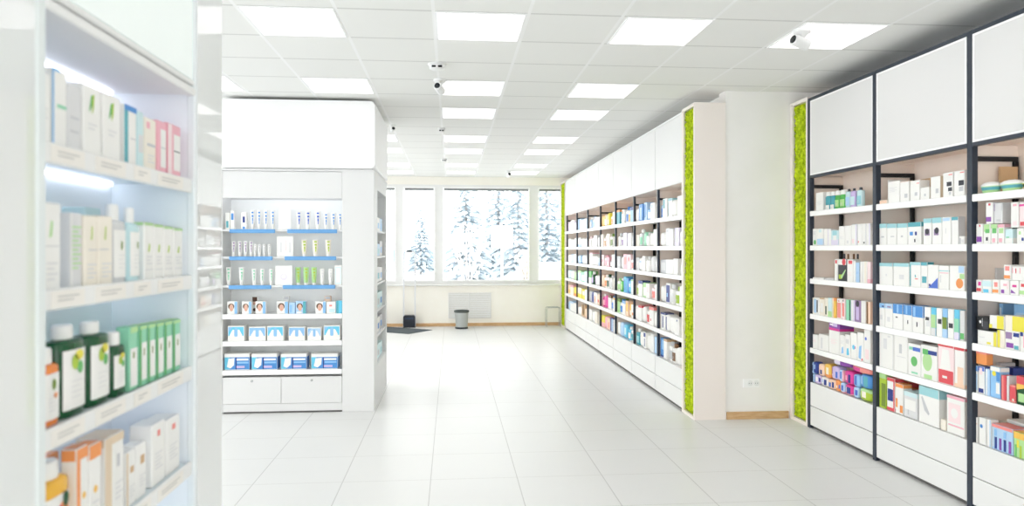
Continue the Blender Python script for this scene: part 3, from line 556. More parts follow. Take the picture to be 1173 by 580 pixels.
put(2, 4, [('c', 1130, 1146, 414.8, 'lgrey', 'r grey .5 .95 .8 .9', {'dx': .13, 'd': .1}), ('c', 1152, 1160.5, 421, 'navy', 'R royal .1 .5 .5 .9', {'dx': .13, 'd': .1}), ('c', 1116, 1130, 402.5, 'orange', 'T coral .2', {'dx': .0, 'd': .045, 'yb': 417.6})], 'cartons behind the front row on the green-tub bay fifth shelf', 'back row')
put(2, 5, [('c', 1114.6, 1120, 478, 'white', 'D coral .4 .75 .24;L lgrey .4 .2 .8 3'), ('c', 1121.2, 1129.8, 479, 'white', 'D blue .35 .68 .2;r lgrey .9 .98 .1 .9'), ('c', 1130.3, 1135.2, 481, 'white', 'V lblue .7 .95'), ('c', 1136, 1160.4, 488.6, 'lblue', 'T coral .13;r navy .14 .26 .04 .5;r purple .36 .48 .04 .5;r navy .58 .7 .04 .5;r purple .82 .94 .04 .5;r lgrey .05 .1 .1 .85;r sky .14 .26 .55 .8;r sky .58 .7 .55 .8', {'d': .1}), ('c', 1161, 1174, 496, 'lgreen', 'T gold .26;r green .12 .3 .02 .5;r lime .55 .75 .02 .5;R yellow .3 .5 .4 .7', {'d': .1})])
put(2, 5, [('c', 1133, 1152, 482, 'cream', 'L lgrey .5 .2 .8 2', {'dx': .135, 'd': .1}), ('c', 1153, 1180, 484, 'white', 'P purple .3 .6 .6 .55 .98 .9 .98 .98 .6 .7', {'dx': .135, 'd': .1})], 'boxes behind the tube packs on the green-tub bay base shelf', 'back row')

# ------------------------------------------------------------------ moss columns
def moss(X, y0, y1, xb, side, lab):
    t = thing('moss_column', lab, 'moss panel', (0, 0, 0)); c = MB(); z1 = 2.965; b = .026; bf = .05
    c.box(X, xb, y0 - .02, y0, 0, z1, M_casing).box(X, xb, y1, y1 + .02, 0, z1, M_casing)
    c.box(X, X + .02, y1 + .02, y1 + b, 0, z1 - .02, M_casing).box(X, X + .02, y0 - bf, y0 - .02, 0, z1 - .02, M_casing)
    c.box(X, xb, y1 + .02, y0 - .02, z1 - .03, z1, M_casing).box(X, X + .02, y1 + b, y0 - bf, 0, .03, M_casing).box(X + .05, xb, y1 + .02, y0 - .02, 0, z1 - .03, M_casing)
    c.build('casing', t)
    ny = int((y0 - y1) / .013); nz = int(z1 / .013); rnd = random.Random(int(X * 100 + y0 * 10)); vs = []; fs = []
    ya, yb, za, zb = y1 + b - .002, y0 - bf + .002, .028, z1 - .032
    hgt = [[rnd.random() for _ in range(ny + 1)] for _ in range(nz + 1)]
    for k in range(nz + 1):
        for j in range(ny + 1):
            e = min(j, ny - j, k, nz - k); a = .5 * hgt[k][j] + .5 * hgt[min(k + 1, nz)][min(j + 1, ny)]
            vs.append((X + .038 - (a * .034 if e else 0), ya + (yb - ya) * j / ny + (rnd.uniform(-.004, .004) if e else 0), za + (zb - za) * k / nz + (rnd.uniform(-.004, .004) if e else 0)))
    for k in range(nz):
        for j in range(ny): a = k * (ny + 1) + j; fs.append((a, a + 1, a + ny + 2, a + ny + 1))
    MB().add(vs, fs, M_moss).build('moss_panel', t, label='lime green preserved moss', smooth=True)
moss(2.255, 6.79, 6.425, 2.555, 1, 'white column with lime moss strip between pale shelving and socket wall')
moss(RX, 6.440, 6.112, 3.53, 1, 'moss strip column between the socket wall and dark-framed shelving')
moss(2.262, 14.60, 14.02, 2.59, 1, 'lime moss strip at the window end of the pale shelving')

# wall socket
t = thing('wall_socket', 'white double power socket low on the blank wall', 'socket', ((2.745 + .06), 6.445, .335))
MB().box(-.075, .085, -.009, 0, -.042, .042, M_edge, .003).build('plate', t)
for i in (0, 1):
    s = MB().lathe([(.026, 0), (.026, .004), (.022, .004), (.02, .001), (.002, .001)], M_lacq, 20, T=Matrix.Translation((i * .062 - .008, -.009, 0)) @ Matrix.Rotation(pi / 2, 4, 'X'), caps=False)
    for k in (-1, 1): s.box(i * .062 - .008 + k * .0095 - .003, i * .062 - .008 + k * .0095 + .003, -.0112, -.0095, -.003, .003, M_dark2)
    s.build('outlet', t)

# ------------------------------------------------------------------ pale shelving run on the far right wall
FX = 2.262; YD = [6.79, 7.724, 8.757, 9.767, 10.78, 11.80, 12.83, 13.94]
FB = ['', 'first', 'second', 'third', 'fourth', 'fifth', 'sixth', 'seventh']
for i in range(7):
    y1, y0 = YD[i], YD[i + 1]
    t = thing('shelving_bay', 'white-doored wall shelving bay with dark posts, %s from the white column' % FB[i + 1], 'shelving', (0, 0, 0), 0, 'white-doored shelving bays')
    bay_common(t, y0, y1, FX, .325, False, True)
    MB().box(FX + .02, FX + .045, y0 - .030, y0 - .001, .03, 2.914, M_dark).build('front_post', t, label='dark steel upright')
    MB().box(FX + .045, FX + .30, y0 - .034, y0 - .0165, 2.14, 2.162, M_dark2, .002).build('top_arm', t)
    MB().box(FX + .27, FX + .30, y0 - .036, y0 - .0165, BASE, 2.14, M_dark2, .002).build('rear_post', t)
    d = MB().box(FX, FX + .018, y1 + .003, y0 - .012, 2.255, 2.925, M_white, .002).build('door', t)
    MB().box(FX - .003, FX + .018, y1 + .002, y0 - .002, 2.926, 2.945, M_edge).build('top_trim', t)
    for z0, z1 in ((.03, .198), (.204, BASE)): MB().box(FX, FX + .018, y1 + .003, y0 - .012, z0, z1, M_white, .002).build('drawer', t)
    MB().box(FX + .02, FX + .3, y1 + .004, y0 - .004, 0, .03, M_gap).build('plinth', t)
FAR = [  # per bay: six rows, items from the window end: colour,height,print
 ["lblue,.20,R blue .1 .7 .5 .9/white,.21,R teal .1 .5 .5 .95/white,.20,T lteal .12;r teal .02 .1 .1 .8/white,.19,r lgrey .2 .8 .5 .55/white,.20,V lgrey .8 .9/cream,.19,", "white,.17,L lgrey .5 .2 .8 3/lgrey,.19,r grey .2 .6 .8 .9/white,.17,V lgrey .8 .95/mauve,.18,r lgrey .2 .8 .2 .6/white,.19,",
  "grey,.15,R lgrey .1 .8 .2 .8/white,.16,r lgrey .1 .9 .9 .95/white,.165,r lgrey .1 .9 .9 .95/white,.16,V lgrey .9 .97", "white,.20,T grey .1/white,.21,R navy .1 .95 .05 .9;r sky .2 .5 .3 .5/white,.20,r lgrey .2 .8 .3 .4/white,.19,R lime .3 .6 .1 .8/white,.20,",
  "white,.19,T navy .1;R navy .4 .6 .1 .8/white,.19,T navy .12;R navy .3 .5 .05 .9/white,.18,/white,.17,r navy .4 .6 .8 .9/white,.18,", "blue,.21,r sky .3 .8 .4 .9;B navy .1/white,.22,T tan .1/white,.21,T grey .08/white,.20,T brown .08/white,.20,D navy .5 .82 .2/orange,.20,r navy .0 .25 .1 .9;B coral .12"],
 ["white,.18,V lgrey .1 .2/blue,.22,R lblue .3 .7 .1 .8/lblue,.21,r blue .2 .6 .2 .9/sky,.17,R white .2 .5 .2 .8/white,.19,r lblue .2 .5 .7 .9/white,.20,", "cream,.14,/lgrey,.20,R mint .2 .9 .1 .8/mint,.19,V lgrey .1 .4/white,.17,/white,.18,V lpink .1 .4/white,.19,", "lgrey,.16,r white .2 .8 .2 .7/white,.17,r lblue .2 .7 .6 .8/white,.18,r lgrey .2 .8 .7 .9/white,.17,/lgrey,.19,/white,.17,",
  "white,.18,T lime .12;B lteal .12/white,.20,T navy .2/lgreen,.18,R white .1 .9 .1 .7/white,.17,r lpink .2 .8 .4 .8/lpink,.16,r coral .3 .7 .2 .5/white,.18,", "white,.20,r lgrey .2 .8 .7 .9/white,.19,T red .14/white,.20,T red .2;d coral .5 .4 .15/white,.20,T red .18;r coral .2 .6 .5 .7/white,.21,T coral .16;d red .4 .3 .1/white,.18,T red .1", "teal,.20,V lteal .6 .9/white,.20,r cream .2 .8 .6 .8/white,.19,R navy .2 .8 .7 .95;r navy .4 .6 .1 .6/white,.19,T navy .12/white,.20,/lblue,.18,"],
 ["teal,.21,T orange .15/lblue,.20,B teal .4/white,.19,r tan .1 .6 .7 .9/white,.22,R blue .2 .9 .6 .9/cream,.20,R gold .3 .7 .1 .6/sky,.19,T navy .2", "white,.18,/white,.17,V plum .3 .5/mauve,.18,R grey .2 .7 .6 .8/white,.18,r grey .2 .6 .5 .9/lgrey,.17,", "grey,.16,R lgrey .2 .8 .2 .8/white,.18,/pink,.20,R coral .2 .8 .3 .8/lpink,.19,D red .5 .7 .2/white,.17,r coral .4 .8 .8 .9",
  "white,.17,T lgreen .15/green,.18,V lgreen .5 .9/cyan,.20,R blue .2 .8 .1 .8/blue,.19,V cyan .1 .4/cyan,.18,R white .2 .7 .5 .8/white,.18,T lgreen .1", "lgreen,.19,T olive .2/white,.19,T blue .18/white,.18,T sky .18/peach,.20,R gold .2 .8 .3 .9/gold,.18,R white .2 .8 .1 .5/white,.17,r orange .3 .8 .2 .4", "white,.19,/lblue,.20,T sky .2/cyan,.20,R aqua .2 .8 .2 .8/cyan,.18,V white .6 .8/white,.19,T teal .15"],
 ["gold,.20,T orange .2/cream,.19,R gold .2 .8 .6 .9/yellow,.22,R peach .2 .8 .1 .5/cream,.18,r orange .2 .7 .3 .7/white,.19,", "cream,.18,/lpink,.17,V tan .4 .6/cream,.20,R peach .2 .8 .5 .8/white,.18,d olive .5 .8 .15/white,.17,", "lpink,.17,R pink .2 .8 .4 .6/white,.17,r pink .2 .8 .6 .7/pink,.15,R white .2 .8 .2 .5/dark,.12,T white .3/white,.18,",
  "peach,.20,D orange .5 .6 .3/cream,.18,R orange .2 .8 .2 .7/white,.20,r dgreen .3 .7 .2 .6/white,.19,V lgrey .2 .4/cream,.19,", "magenta,.20,B pink .3/magenta,.21,V pink .2 .5/white,.19,T brown .15/white,.20,R blue .3 .6 .2 .7/white,.19,T gold .15", "yellow,.17,B pink .4/pink,.18,T gold .3/peach,.17,D coral .5 .4 .25/navy,.18,V lblue .5 .9/white,.17,"],
 ["lblue,.20,T white .2/white,.19,V lblue .6 .9/white,.18,/white,.19,r lgrey .2 .8 .4 .6", "white,.18,T lpink .1/white,.17,/lgrey,.18,/white,.18,V cream .2 .5", "white,.19,T pink .08/white,.17,T lpink .1/white,.17,T pink .08/lblue,.16,", "green,.20,B white .5/dgreen,.21,B lilac .5/white,.16,R plum .4 .6 .1 .7/lgrey,.18,T grey .3", "grey,.20,B white .4/navy,.20,M lgrey .1 .6/white,.17,D skin .4 .4 .25/peach,.18,R red .2 .6 .2 .5", "white,.17,/white,.18,T lgrey .2/cream,.17,/white,.17,"],
 ["lblue,.20,V navy .4 .5/white,.18,/lblue,.19,V white .2 .6", "white,.16,B lblue .3/white,.16,/lgrey,.15,", "lblue,.17,T cream .2/white,.18,B aqua .4/white,.17,", "aqua,.18,T lgreen .2/mint,.17,R white .1 .9 .1 .7/aqua,.18,", "cream,.19,B yellow .4/yellow,.18,R white .2 .8 .4 .8/white,.18,", "white,.15,T tan .3/tan,.19,D brown .5 .6 .3/peach,.17,T brown .2"],
 ["lilac,.20,T purple .25/white,.20,R lilac .2 .8 .2 .7/mauve,.18,T plum .15", "white,.17,/white,.16,B aqua .4/white,.17,", "white,.17,T blue .12/lblue,.16,/white,.16,", "aqua,.17,/white,.18,B mint .3/lgreen,.16,", "peach,.18,R gold .2 .8 .1 .5/cream,.18,T pink .2/yellow,.16,B orange .3", "lblue,.17,/white,.18,T lblue .2/white,.16,"]]
rnd = random.Random(3)
for bi, bayrows in enumerate(FAR):
    y1, y0 = YD[bi] + .012, YD[bi + 1] - .04
    for ri, row in enumerate(bayrows):
        its = row.split('/'); n = len(its); zs = (SH + [BASE])[ri]; wts = [rnd.uniform(.8, 1.25) for _ in its]; tot = sum(wts); y = y0
        for k, (it, wt) in enumerate(zip(its, wts), 1):
            col, hh, spec = it.split(','); cw = (y0 - y1) * wt / tot; w = cw - rnd.uniform(.004, .02); d = rnd.uniform(.10, .16)
            lab = '%s from window, %s, %s bay from column' % (ORD[k], ROWN[ri], FB[bi + 1])
            h = float(hh) * rnd.uniform(.95, 1.06)
            g = 'packs on the %s of the %s pale bay' % (ROWN[ri], FB[bi + 1]); q = rnd.random(); x = FX + .03 + rnd.uniform(0, .02); yc = y - cw / 2
            sc_ = [u.split() for u in spec.split(';') if u.strip()]; c2 = sc_[0][1] if sc_ else 'white'
            if q < .3 and w < .26:
                w = min(w, .14); o = bottle(w, h, col, 'white' if col != 'white' else c2 if sc_ else 'lgrey', (x + w * .3, yc, zs + .001), ROTR, lab, g, flat=.6, cap_h=.2, cap_w=.5, lab_col=c2 if sc_ else None, lab=(.15, .7))
            elif q < .52: pack(w, d, h * .92, col, ';'.join('R ' + ' '.join(u[1:]) for u in sc_ if u[0] in 'Rr' and len(u) == 6) , (x + d / 2, yc, zs + .001), ROTR, lab, g, 'pouch', 'pouch')
            else: carton(w, d, h, col, spec, (x + d / 2, yc, zs + .001), ROTR, lab, g)
            y -= cw

# ------------------------------------------------------------------ white display island
IX0, IX1, IY0, IY1 = -2.224, -.755, 7.05, 8.41; XC = onY(392, 300, IY0)[0]
isl = thing('display_island', 'tall white free-standing display island with product shelves and blank lightbox header', 'display island')
c = MB()
c.box(XC, IX1, IY0, IY0 + .30, 0, 2.36, M_isl, .003)                    # blank front panel
c.box(IX0, -1.02, IY0 + .30, IY1, 0, 2.36, M_isl)                      # core
c.box(-1.02, IX1, IY1 - .1, IY1, 0, 2.36, M_isl, .003)
c.box(-1.02, IX1 - .005, IY0 + .30, IY1 - .1, 0, .40, M_isl)
c.box(IX0, IX0 + .02, IY0, IY0 + .30, 0, 2.36, M_isl)
c.box(IX0 + .03, IX1 - .03, IY0 + .03, IY1 - .03, 2.37, 3.055, M_isl)
c.box(IX0, IX1 + .005, IY0 - .005, IY1, 2.355, 2.375, M_isl, .003)
c.box(-1.02, IX1, IY0 + .30, IY1 - .1, 2.2, 2.355, M_isl)
c.build('carcass', isl)
def rounded(x0, x1, z0, z1, r, y0, y1, m, n=5):
    pts = []
    for cx, cz, a in ((x1 - r, z1 - r, 0), (x0 + r, z1 - r, pi / 2), (x0 + r, z0 + r, pi), (x1 - r, z0 + r, 3 * pi / 2)):
        pts += [(cx + r * cos(a + pi / 2 * i / n), cz + r * sin(a + pi / 2 * i / n)) for i in range(n + 1)]
    k = len(pts); mb = MB()
    mb.add([(x, y0, z) for x, z in pts] + [(x, y1, z) for x, z in pts], [tuple(range(k)), tuple(range(2 * k - 1, k - 1, -1))] + [(i, (i + 1) % k, k + (i + 1) % k, k + i) for i in range(k)], m)
    return mb
rounded(IX0, IX1 + .01, 2.385, 3.045, .045, IY0 - .03, IY0 + .028, M_box_light).build('header_lightbox', isl, label='blank white lightbox header')
s = MB(); s.box(IX1 - .03, IX1 + .012, IY0 + .06, IY1 - .04, 2.39, 3.03, M_box_light, .01); s.build('side_lightbox', isl)
MB().box(IX0 + .02, XC - .003, IY0 + .005, IY0 + .03, 2.09, 2.352, M_isl, .002).build('fascia', isl)
MB().box(IX0 + .02, XC, IY0 + .27, IY0 + .30, .35, 2.09, mat('#fafcfc', .5)).build('back_panel', isl)
MB().box(IX0 + .06, XC - .04, IY0 + .035, IY0 + .05, 2.10, 2.125, emit('hidden_island_strip', '#f4f8ff', 4.5)).build('hidden_fill_strip', isl, label='thin unseen lit strip added behind the fascia')  # unseen strip set behind the fascia to brighten the shelf recess
IZ = [1.787, 1.523, 1.243, .962, .699, .418]
M_rail = mat('#6ba6dd', .4, .4, name='blue_price_rail')
for i, z in enumerate(IZ):
    sh = MB().box(IX0 + .02, XC - .001, IY0 + .012, IY0 + .27, z - .02, z, M_isl).build('shelf', isl)
    if i < 3:
        for (a, b) in (((262.8, 315), (329, 386)), ((262.5, 312), (326, 385)), ((262, 310.5), (324, 384)))[i]:
            MB().box(onY(a, 280, IY0)[0], onY(b, 280, IY0)[0], IY0 - .004, IY0 + .012, z - .036, z + .002, M_rail, .004).build('price_rail', sh, label='blue price rail')
    else: MB().box(IX0 + .022, XC - .003, IY0 - .002, IY0 + .012, z - .045, z + .002, M_edge, .003).build('price_rail', sh)
xm = onY(322, 450, IY0)[0]
for a, b in ((IX0 + .024, xm - .002), (xm + .002, XC - .004)):
    d = MB().box(a, b, IY0, IY0 + .27, .095, .35, M_isl, .002).build('drawer', isl)
    MB().lathe([(.012, 0), (.012, .006), (.007, .008), (.001, .008)], M_metal, 14, T=Matrix.Translation(((a + b) / 2, IY0, .315)) @ Matrix.Rotation(pi / 2, 4, 'X'), caps=False).build('drawer_lock', d, smooth=True)
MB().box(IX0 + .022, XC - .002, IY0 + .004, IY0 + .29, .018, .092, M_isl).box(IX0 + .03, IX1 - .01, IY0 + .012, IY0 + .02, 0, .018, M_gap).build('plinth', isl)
for z in (.41, .70, .96, 1.24, 1.52, 1.79): MB().box(-1.02, IX1 - .01, IY0 + .305, IY1 - .105, z - .02, z, M_isl).build('side_shelf', isl)
def iput(row, items, group):
    z = IZ[row]
    for n, it in enumerate(items, 1):
        kind, xl, xr, yt, col, spec = it[:6]; dy = it[6] if len(it) > 6 else .03
        Y = IY0 + dy; a = max(onY(xl, 285, Y)[0], IX0 + .03); b = min(onY(xr, 285, Y)[0], XC - .006); h = onY((xl + xr) / 2, yt, Y)[1] - z; w = b - a - .002
        pos = '%s from camera-side end'.replace('camera-side end', 'pilaster end') % ORD[n] + ', %s of display island' % ['top row', 'second row', 'third row', 'fourth row', 'fifth row', 'bottom row'][row]
        if kind == 'c' and row == 4:
            o = carton(w, min(.12, max(.04, w * .6)), h, col, spec, ((a + b) / 2, Y + min(.12, max(.04, w * .6)) / 2, z + .001), 0, pos, group, 'wipes_pack')
        elif kind == 'c': carton(w, min(.12, max(.04, w * .6)), h, col, spec, ((a + b) / 2, Y + min(.12, max(.04, w * .6)) / 2, z + .001), 0, pos, group)
        elif kind == 's':
            o = carton(w, .008, h, col, spec, ((a + b) / 2, Y + .004, z + .001), 0, '', None, 'display_card')
            o['label'] = '%s display card standing in %s of the display island' % ({0: 'plain white', 1: 'faintly printed white', 2: 'white lilac-emblem'}[row], ['top row', 'second row', 'third row'][row]); o['category'] = 'sign'; 
        elif kind == 't':
            t = thing('tube', '%s tube with %s print %s' % (cname(col), cname(spec), pos), 'tube', ((a + b) / 2, Y + .03, z + .001), 0, group); r = w / 2
            vs = []; fs = []; n_ = 16; prof = [(r * .7, r * .7, .022), (r * .9, r * .75, h * .4), (r * .98, r * .4, h * .8), (r, .002, h)]
            for rx, ry, zz in prof: vs += [(rx * cos(2 * pi * q / n_), ry * sin(2 * pi * q / n_), zz) for q in range(n_)]
            for j in range(3): fs += [(j * n_ + q, j * n_ + (q + 1) % n_, (j + 1) * n_ + (q + 1) % n_, (j + 1) * n_ + q) for q in range(n_)]
            fs.append(tuple(range(n_))); MB().add(vs, fs, pm(col)).build('body', t, smooth=True)
            MB().lathe([(r * .62, 0), (r * .68, .002), (r * .68, .022)], pm('white'), 16).build('cap', t, smooth=True)
            g = MB(); 
            for (px, pz, pw, ph) in ((-.35, .88, .9, .08), (-.2, .70, .75, .10), (.0, .52, .45, .16), (.1, .36, .3, .14)):
                e = -r * (.75 - max(0, pz - .4) * .9) - .003
                g.add([(px * r, e, h * (pz - ph / 2)), ((px + pw) * r, e, h * (pz - ph / 2)), ((px + pw) * r, e, h * (pz + ph / 2)), (px * r, e, h * (pz + ph / 2))], [(0, 1, 2, 3)], pm(spec))
            g.build('print', t, label='%s printed marks' % cname(spec))
logo = 'R blue .25 .75 .5 .62;r navy .35 .7 .3 .48'
iput(0, [('c', 258, 263.4, 244, 'white', 'R teal .2 .7 .1 .5'), ('c', 263.8, 268.4, 241.5, 'white', 'R blue .2 .8 .5 .85;r mauve .9 1 .1 .9'), ('c', 276, 282.5, 243.5, 'white', 'R navy .3 .7 .4 .75;r blue .3 .7 .02 .16')] +
     [('t', x, x + 5.4, 241, 'white', 'blue') for x in (285.6, 293.2, 301, 309)] + [('s', 319, 333.5, 240, 'white', '', .02)] + [('t', x, x + 6.4, 242, 'white', 'royal') for x in (338.5, 349, 360.2)] + [('t', x, x + 5.6, 244, 'white', 'blue') for x in (370, 378.6)] + [('t', 386.4, 391.5, 244, 'white', 'blue')], 'blue-printed tubes in the island top row')
iput(1, [('t', x, x + 4.6, 276.5, 'white', 'plum') for x in (264.4, 271.6, 278, 284.4)] + [('t', x, x + 4, 280, 'white', 'grey') for x in (289.4, 294.2, 299.8, 305.6)] + [('s', 317, 336, 271, 'white', 'r lgrey .2 .3 .2 .7;r lpink .5 .6 .3 .8;r lgrey .75 .85 .2 .7', .02)] + [('t', x, x + 7, 275, 'cream', 'lime') for x in (344.4, 357.2, 372)], 'tubes in the island second row')
iput(2, [('t', x, x + 6.4, 306.5, 'white', 'mint') for x in (257.6, 272.6)] + [('t', x, x + 5.2, 308.5, 'white', 'mint') for x in (287.4, 297, 307.4)] + [('s', 315, 335, 304.7, 'white', 'd mauve .5 .42 .2;d white .5 .45 .12', .02)] + [('t', x, x + 6.6, 306.5, 'lgreen', 'lime') for x in (337.4, 346.6, 355.8)] + [('t', x, x + 5.2, 308, 'white', 'lgrey') for x in (366, 375.4)] + [('c', 383, 391.6, 304, 'white', 'r aqua .1 .9 .05 .9;R white .2 .8 .1 .85')], 'tubes in the island third row')
face = 'R sky .72 .99 .03 .97;d hair .4 .6 .3;d skin .42 .5 .2 .28;d white .36 .1 .3 .09;r coral .36 .5 .34 .38'
iput(3, [('c', 260, 272, 345.6, 'white', face), ('c', 277, 288.2, 345.6, 'white', face), ('c', 292.4, 304.4, 345.6, 'white', face), ('c', 317, 330, 345.6, 'white', face), ('c', 331, 338, 347, 'lblue', 'r sky .1 .5 .1 .8'), ('c', 338.6, 350.4, 345.4, 'lblue', face.replace('sky', 'teal')), ('c', 361, 373.4, 345.6, 'white', face), ('c', 374, 384.6, 346, 'white', 'R coral .3 .6 .6 .75;r aqua .3 .9 .1 .4'), ('c', 385.2, 392, 344.8, 'cyan', 'V teal .1 .4')], 'portrait-printed boxes in the island fourth row')
iput(3, [('c', 288.4, 295, 340.2, 'white', 'R hair .1 .95 .7 .98;r skin .2 .8 .5 .7;d hair .5 .2 .3', .15), ('c', 324.4, 331.5, 339.6, 'white', 'R grey .1 .9 .8 .98;r lblue .2 .8 .2 .7', .15), ('c', 371.6, 379, 339.6, 'peach', 'R grey .1 .9 .82 .98;r coral .3 .7 .1 .35', .15)], 'boxes behind the portrait row of the island')
for o in list(COL.objects):
    if o.get('group') == 'boxes behind the portrait row of the island': o['label'] = o['label'].replace('from pilaster end, fourth row of', 'taller box behind portrait boxes of')
nap = 'R cyan .04 .96 .35 .92;p white .12 .4 .3 .75 .4 .75 .4 .25 .2 .2;p white .88 .4 .7 .75 .6 .75 .6 .25 .8 .2;r sky .42 .58 .3 .85;P sky .05 .92 .3 .92 .05 .6'
iput(4, [('c', 260.6, 280, 373.6, 'white', nap), ('c', 284.8, 304.4, 374.6, 'white', nap.replace('cyan', 'sky')), ('c', 305.8, 324.8, 373.8, 'white', nap), ('c', 330.4, 349.4, 374.6, 'white', nap.replace('cyan', 'sky')), ('c', 352, 368, 375.4, 'white', nap.replace('cyan', 'lblue')), ('c', 370.6, 389.6, 373, 'white', nap)], 'pale blue packs in the island fifth row')
big = 'M blue .04 .78;r cyan .01 .2 .04 .78;p white .1 .2 .16 .7 .4 .74 .38 .3 .24 .1;r white .48 .95 .58 .7;r sky .5 .95 .4 .5;r lilac .48 .8 .12 .26;r navy .44 .48 .04 .78;T white .2'
iput(5, [('c', 255.8, 286.2, 405.5, 'white', big), ('c', 288, 317.6, 405.5, 'white', big), ('c', 321.6, 351.4, 405.5, 'white', big), ('c', 356.4, 387, 405.5, 'white', big)], 'dark blue boxes in the island bottom row')
rnd = random.Random(11)
for ri, z in enumerate((.41, .70, .96, 1.24, 1.52, 1.79)):
    y = IY0 + .33
    for k in range(1, 4):
        w = .28; h = rnd.uniform(.13, .18); col = rnd.choice(['lblue', 'white', 'white', 'lgrey', 'aqua', 'grey']); cc = rnd.choice(['blue', 'grey', 'teal', 'lteal', 'sky'])
        carton(w - .01, .1, h, col, 'R %s .2 .8 .2 .6' % cc, (IX1 - .085, y + w / 2, z + .001), pi / 2, '%s from front corner, %s shelf up, island side' % (ORD[k], ORD[ri + 1]), 'cartons on the aisle side of the island')
        y += w

# ------------------------------------------------------------------ showcase close to the camera
SX = -.70; SD = .215; XB = SX - SD; Y1, Y2 = 1.285, 2.0
cab = thing('showcase', 'white showcase with lit shelves of hair-care bottles and glossy side panels', 'showcase')
TOP = 2.95
c = MB()
c.box(XB - .03, XB, Y1 - .02, Y2 + .02, 0, TOP, mat('#f0f4f9', .35, .4))
c.box(XB, SX - .004, Y2, Y2 + .02, 0, 2.04, mat('#f0f4f8', .3, .4)).box(XB, SX - .004, Y1 - .02, Y1, 0, 2.04, mat('#f0f4f8', .3, .4))
c.box(XB, SX - .02, Y1, Y2, 2.02, 2.04, M_white); c.box(XB, SX - .004, Y1, Y2, 0, .45, M_white)
c.build('carcass', cab)
f = MB().box(SX - .02, SX + .003, Y1 - .025, Y1 + .004, 0, TOP, mat('#e6ecec', .3), .004).box(SX - .02, SX + .003, Y2 - .002, Y2 + .022, 0, TOP, mat('#e9eef0', .3), .004)
f.box(SX - .02, SX + .005, Y1, Y2, 2.016, 2.036, M_white, .003).box(SX - .02, SX + .001, Y1, Y2, 2.044, 2.058, M_white, .003); f.build('front_frame', cab)
MB().box(SX - .02, SX - .002, Y1 + .006, Y2 - .004, 2.06, TOP, M_show_light).build('header_panel', cab, label='plain frosted header panel')
g = MB().box(SX - .30, SX, Y2 + .022, 2.236, 0, TOP, M_gloss).build('gloss_panel', cab, label='mirror-gloss white pilaster reflecting the shop')
g = MB().box(SX - .30, SX, .35, Y1 - .026, 0, TOP, M_gloss).build('gloss_panel', cab, label='mirror-gloss white panel reflecting the shop')
SZ = [1.783, 1.522, 1.275, 1.015, .755]
M_tag = mat('#f0ece6', .5); M_tagp = mat('#c9c8c4', .5)
M_shelf = mat('#dfe9ee', .25, .5, name='frosted_shelf')
for z in SZ:
    s = MB().box(XB, SX - .012, Y1 + .001, Y2 - .001, z - .008, z, M_shelf).build('shelf', cab)
    r = MB().box(SX - .012, SX - .004, Y1 + .006, Y2 - .004, z - .032, z + .006, M_white, .002)
    for i, (a, b) in enumerate(((.04, .2), (.26, .44), (.5, .62), (.68, .9))):
        y = Y1 + (Y2 - Y1) * a; ye = Y1 + (Y2 - Y1) * b
        r.box(SX - .004, SX - .0028, y, ye, z - .028, z + .002, M_tag)
        for k in range(2): r.add([(SX - .0024, y + .02, z - .010 - k * .007), (SX - .0024, ye - .02 - k * .02, z - .010 - k * .007), (SX - .0024, ye - .02 - k * .02, z - .007 - k * .007), (SX - .0024, y + .02, z - .007 - k * .007)], [(0, 1, 2, 3)], M_tagp)
    r.build('price_rail', s, label='white price rail with paper tags')
for z in (2.018, *[q - .008 for q in SZ[:4]]):
    MB().box(XB + .001, XB + .012, Y1 + .01, Y2 - .02, z - .007, z - .0005, M_led).build('led_strip', cab, label='lit strip at the back under the shelf')
ROTL = pi / 2; XS = SX - .025
SHN = ['top shelf', 'second shelf', 'third shelf', 'bottom shelf']
def sput(row, items, group=None):
    z = SZ[row] + .001
    for it in items:
        kind, xl, xr, yt, col, spec, lab = it[:7]; ex = it[7] if len(it) > 7 else {}
        X = XS - ex.get('dx', 0); ya = max(onX(xl, 285, X)[0], Y1 + .006); yb = min(onX(xr, 285, X)[0], Y2 - .006); w = yb - ya - .002; yc = (ya + yb) / 2
        h = onX((xl + xr) / 2, yt, X)[1] - z; h = min(max(h, .05), .225); d = ex.get('d', min(.07, max(.03, w * .7))); grp = group or 'hair-care packs on the showcase %s' % SHN[row]
        if kind == 'c':
            o = carton(w, d, h, col, spec, (X - d / 2, yc, z), ROTL, '', grp); o['label'] = lab
        else:
            b = bottle(w, h, col, ex.get('cap', 'white'), (X - w * ex.get('flat', .55) / 2 - .002, yc, z), ROTL, '', grp, flat=ex.get('flat', .55), cap_h=ex.get('ch', .17), cap_w=ex.get('cw', .5), lab_col=ex.get('lab', 'white'), lab=ex.get('lz', (.1, .84)), shoulder=ex.get('sh', .07), marks=ex.get('marks', ()))
            b['label'] = lab
tl = 'L lgrey .3 .2 .8 4'
leaf = 'P green .3 .62 .42 .86 .5 .88 .46 .72;p lime .48 .86 .6 .9 .56 .7 .46 .6;L lgrey .45 .25 .75 2'
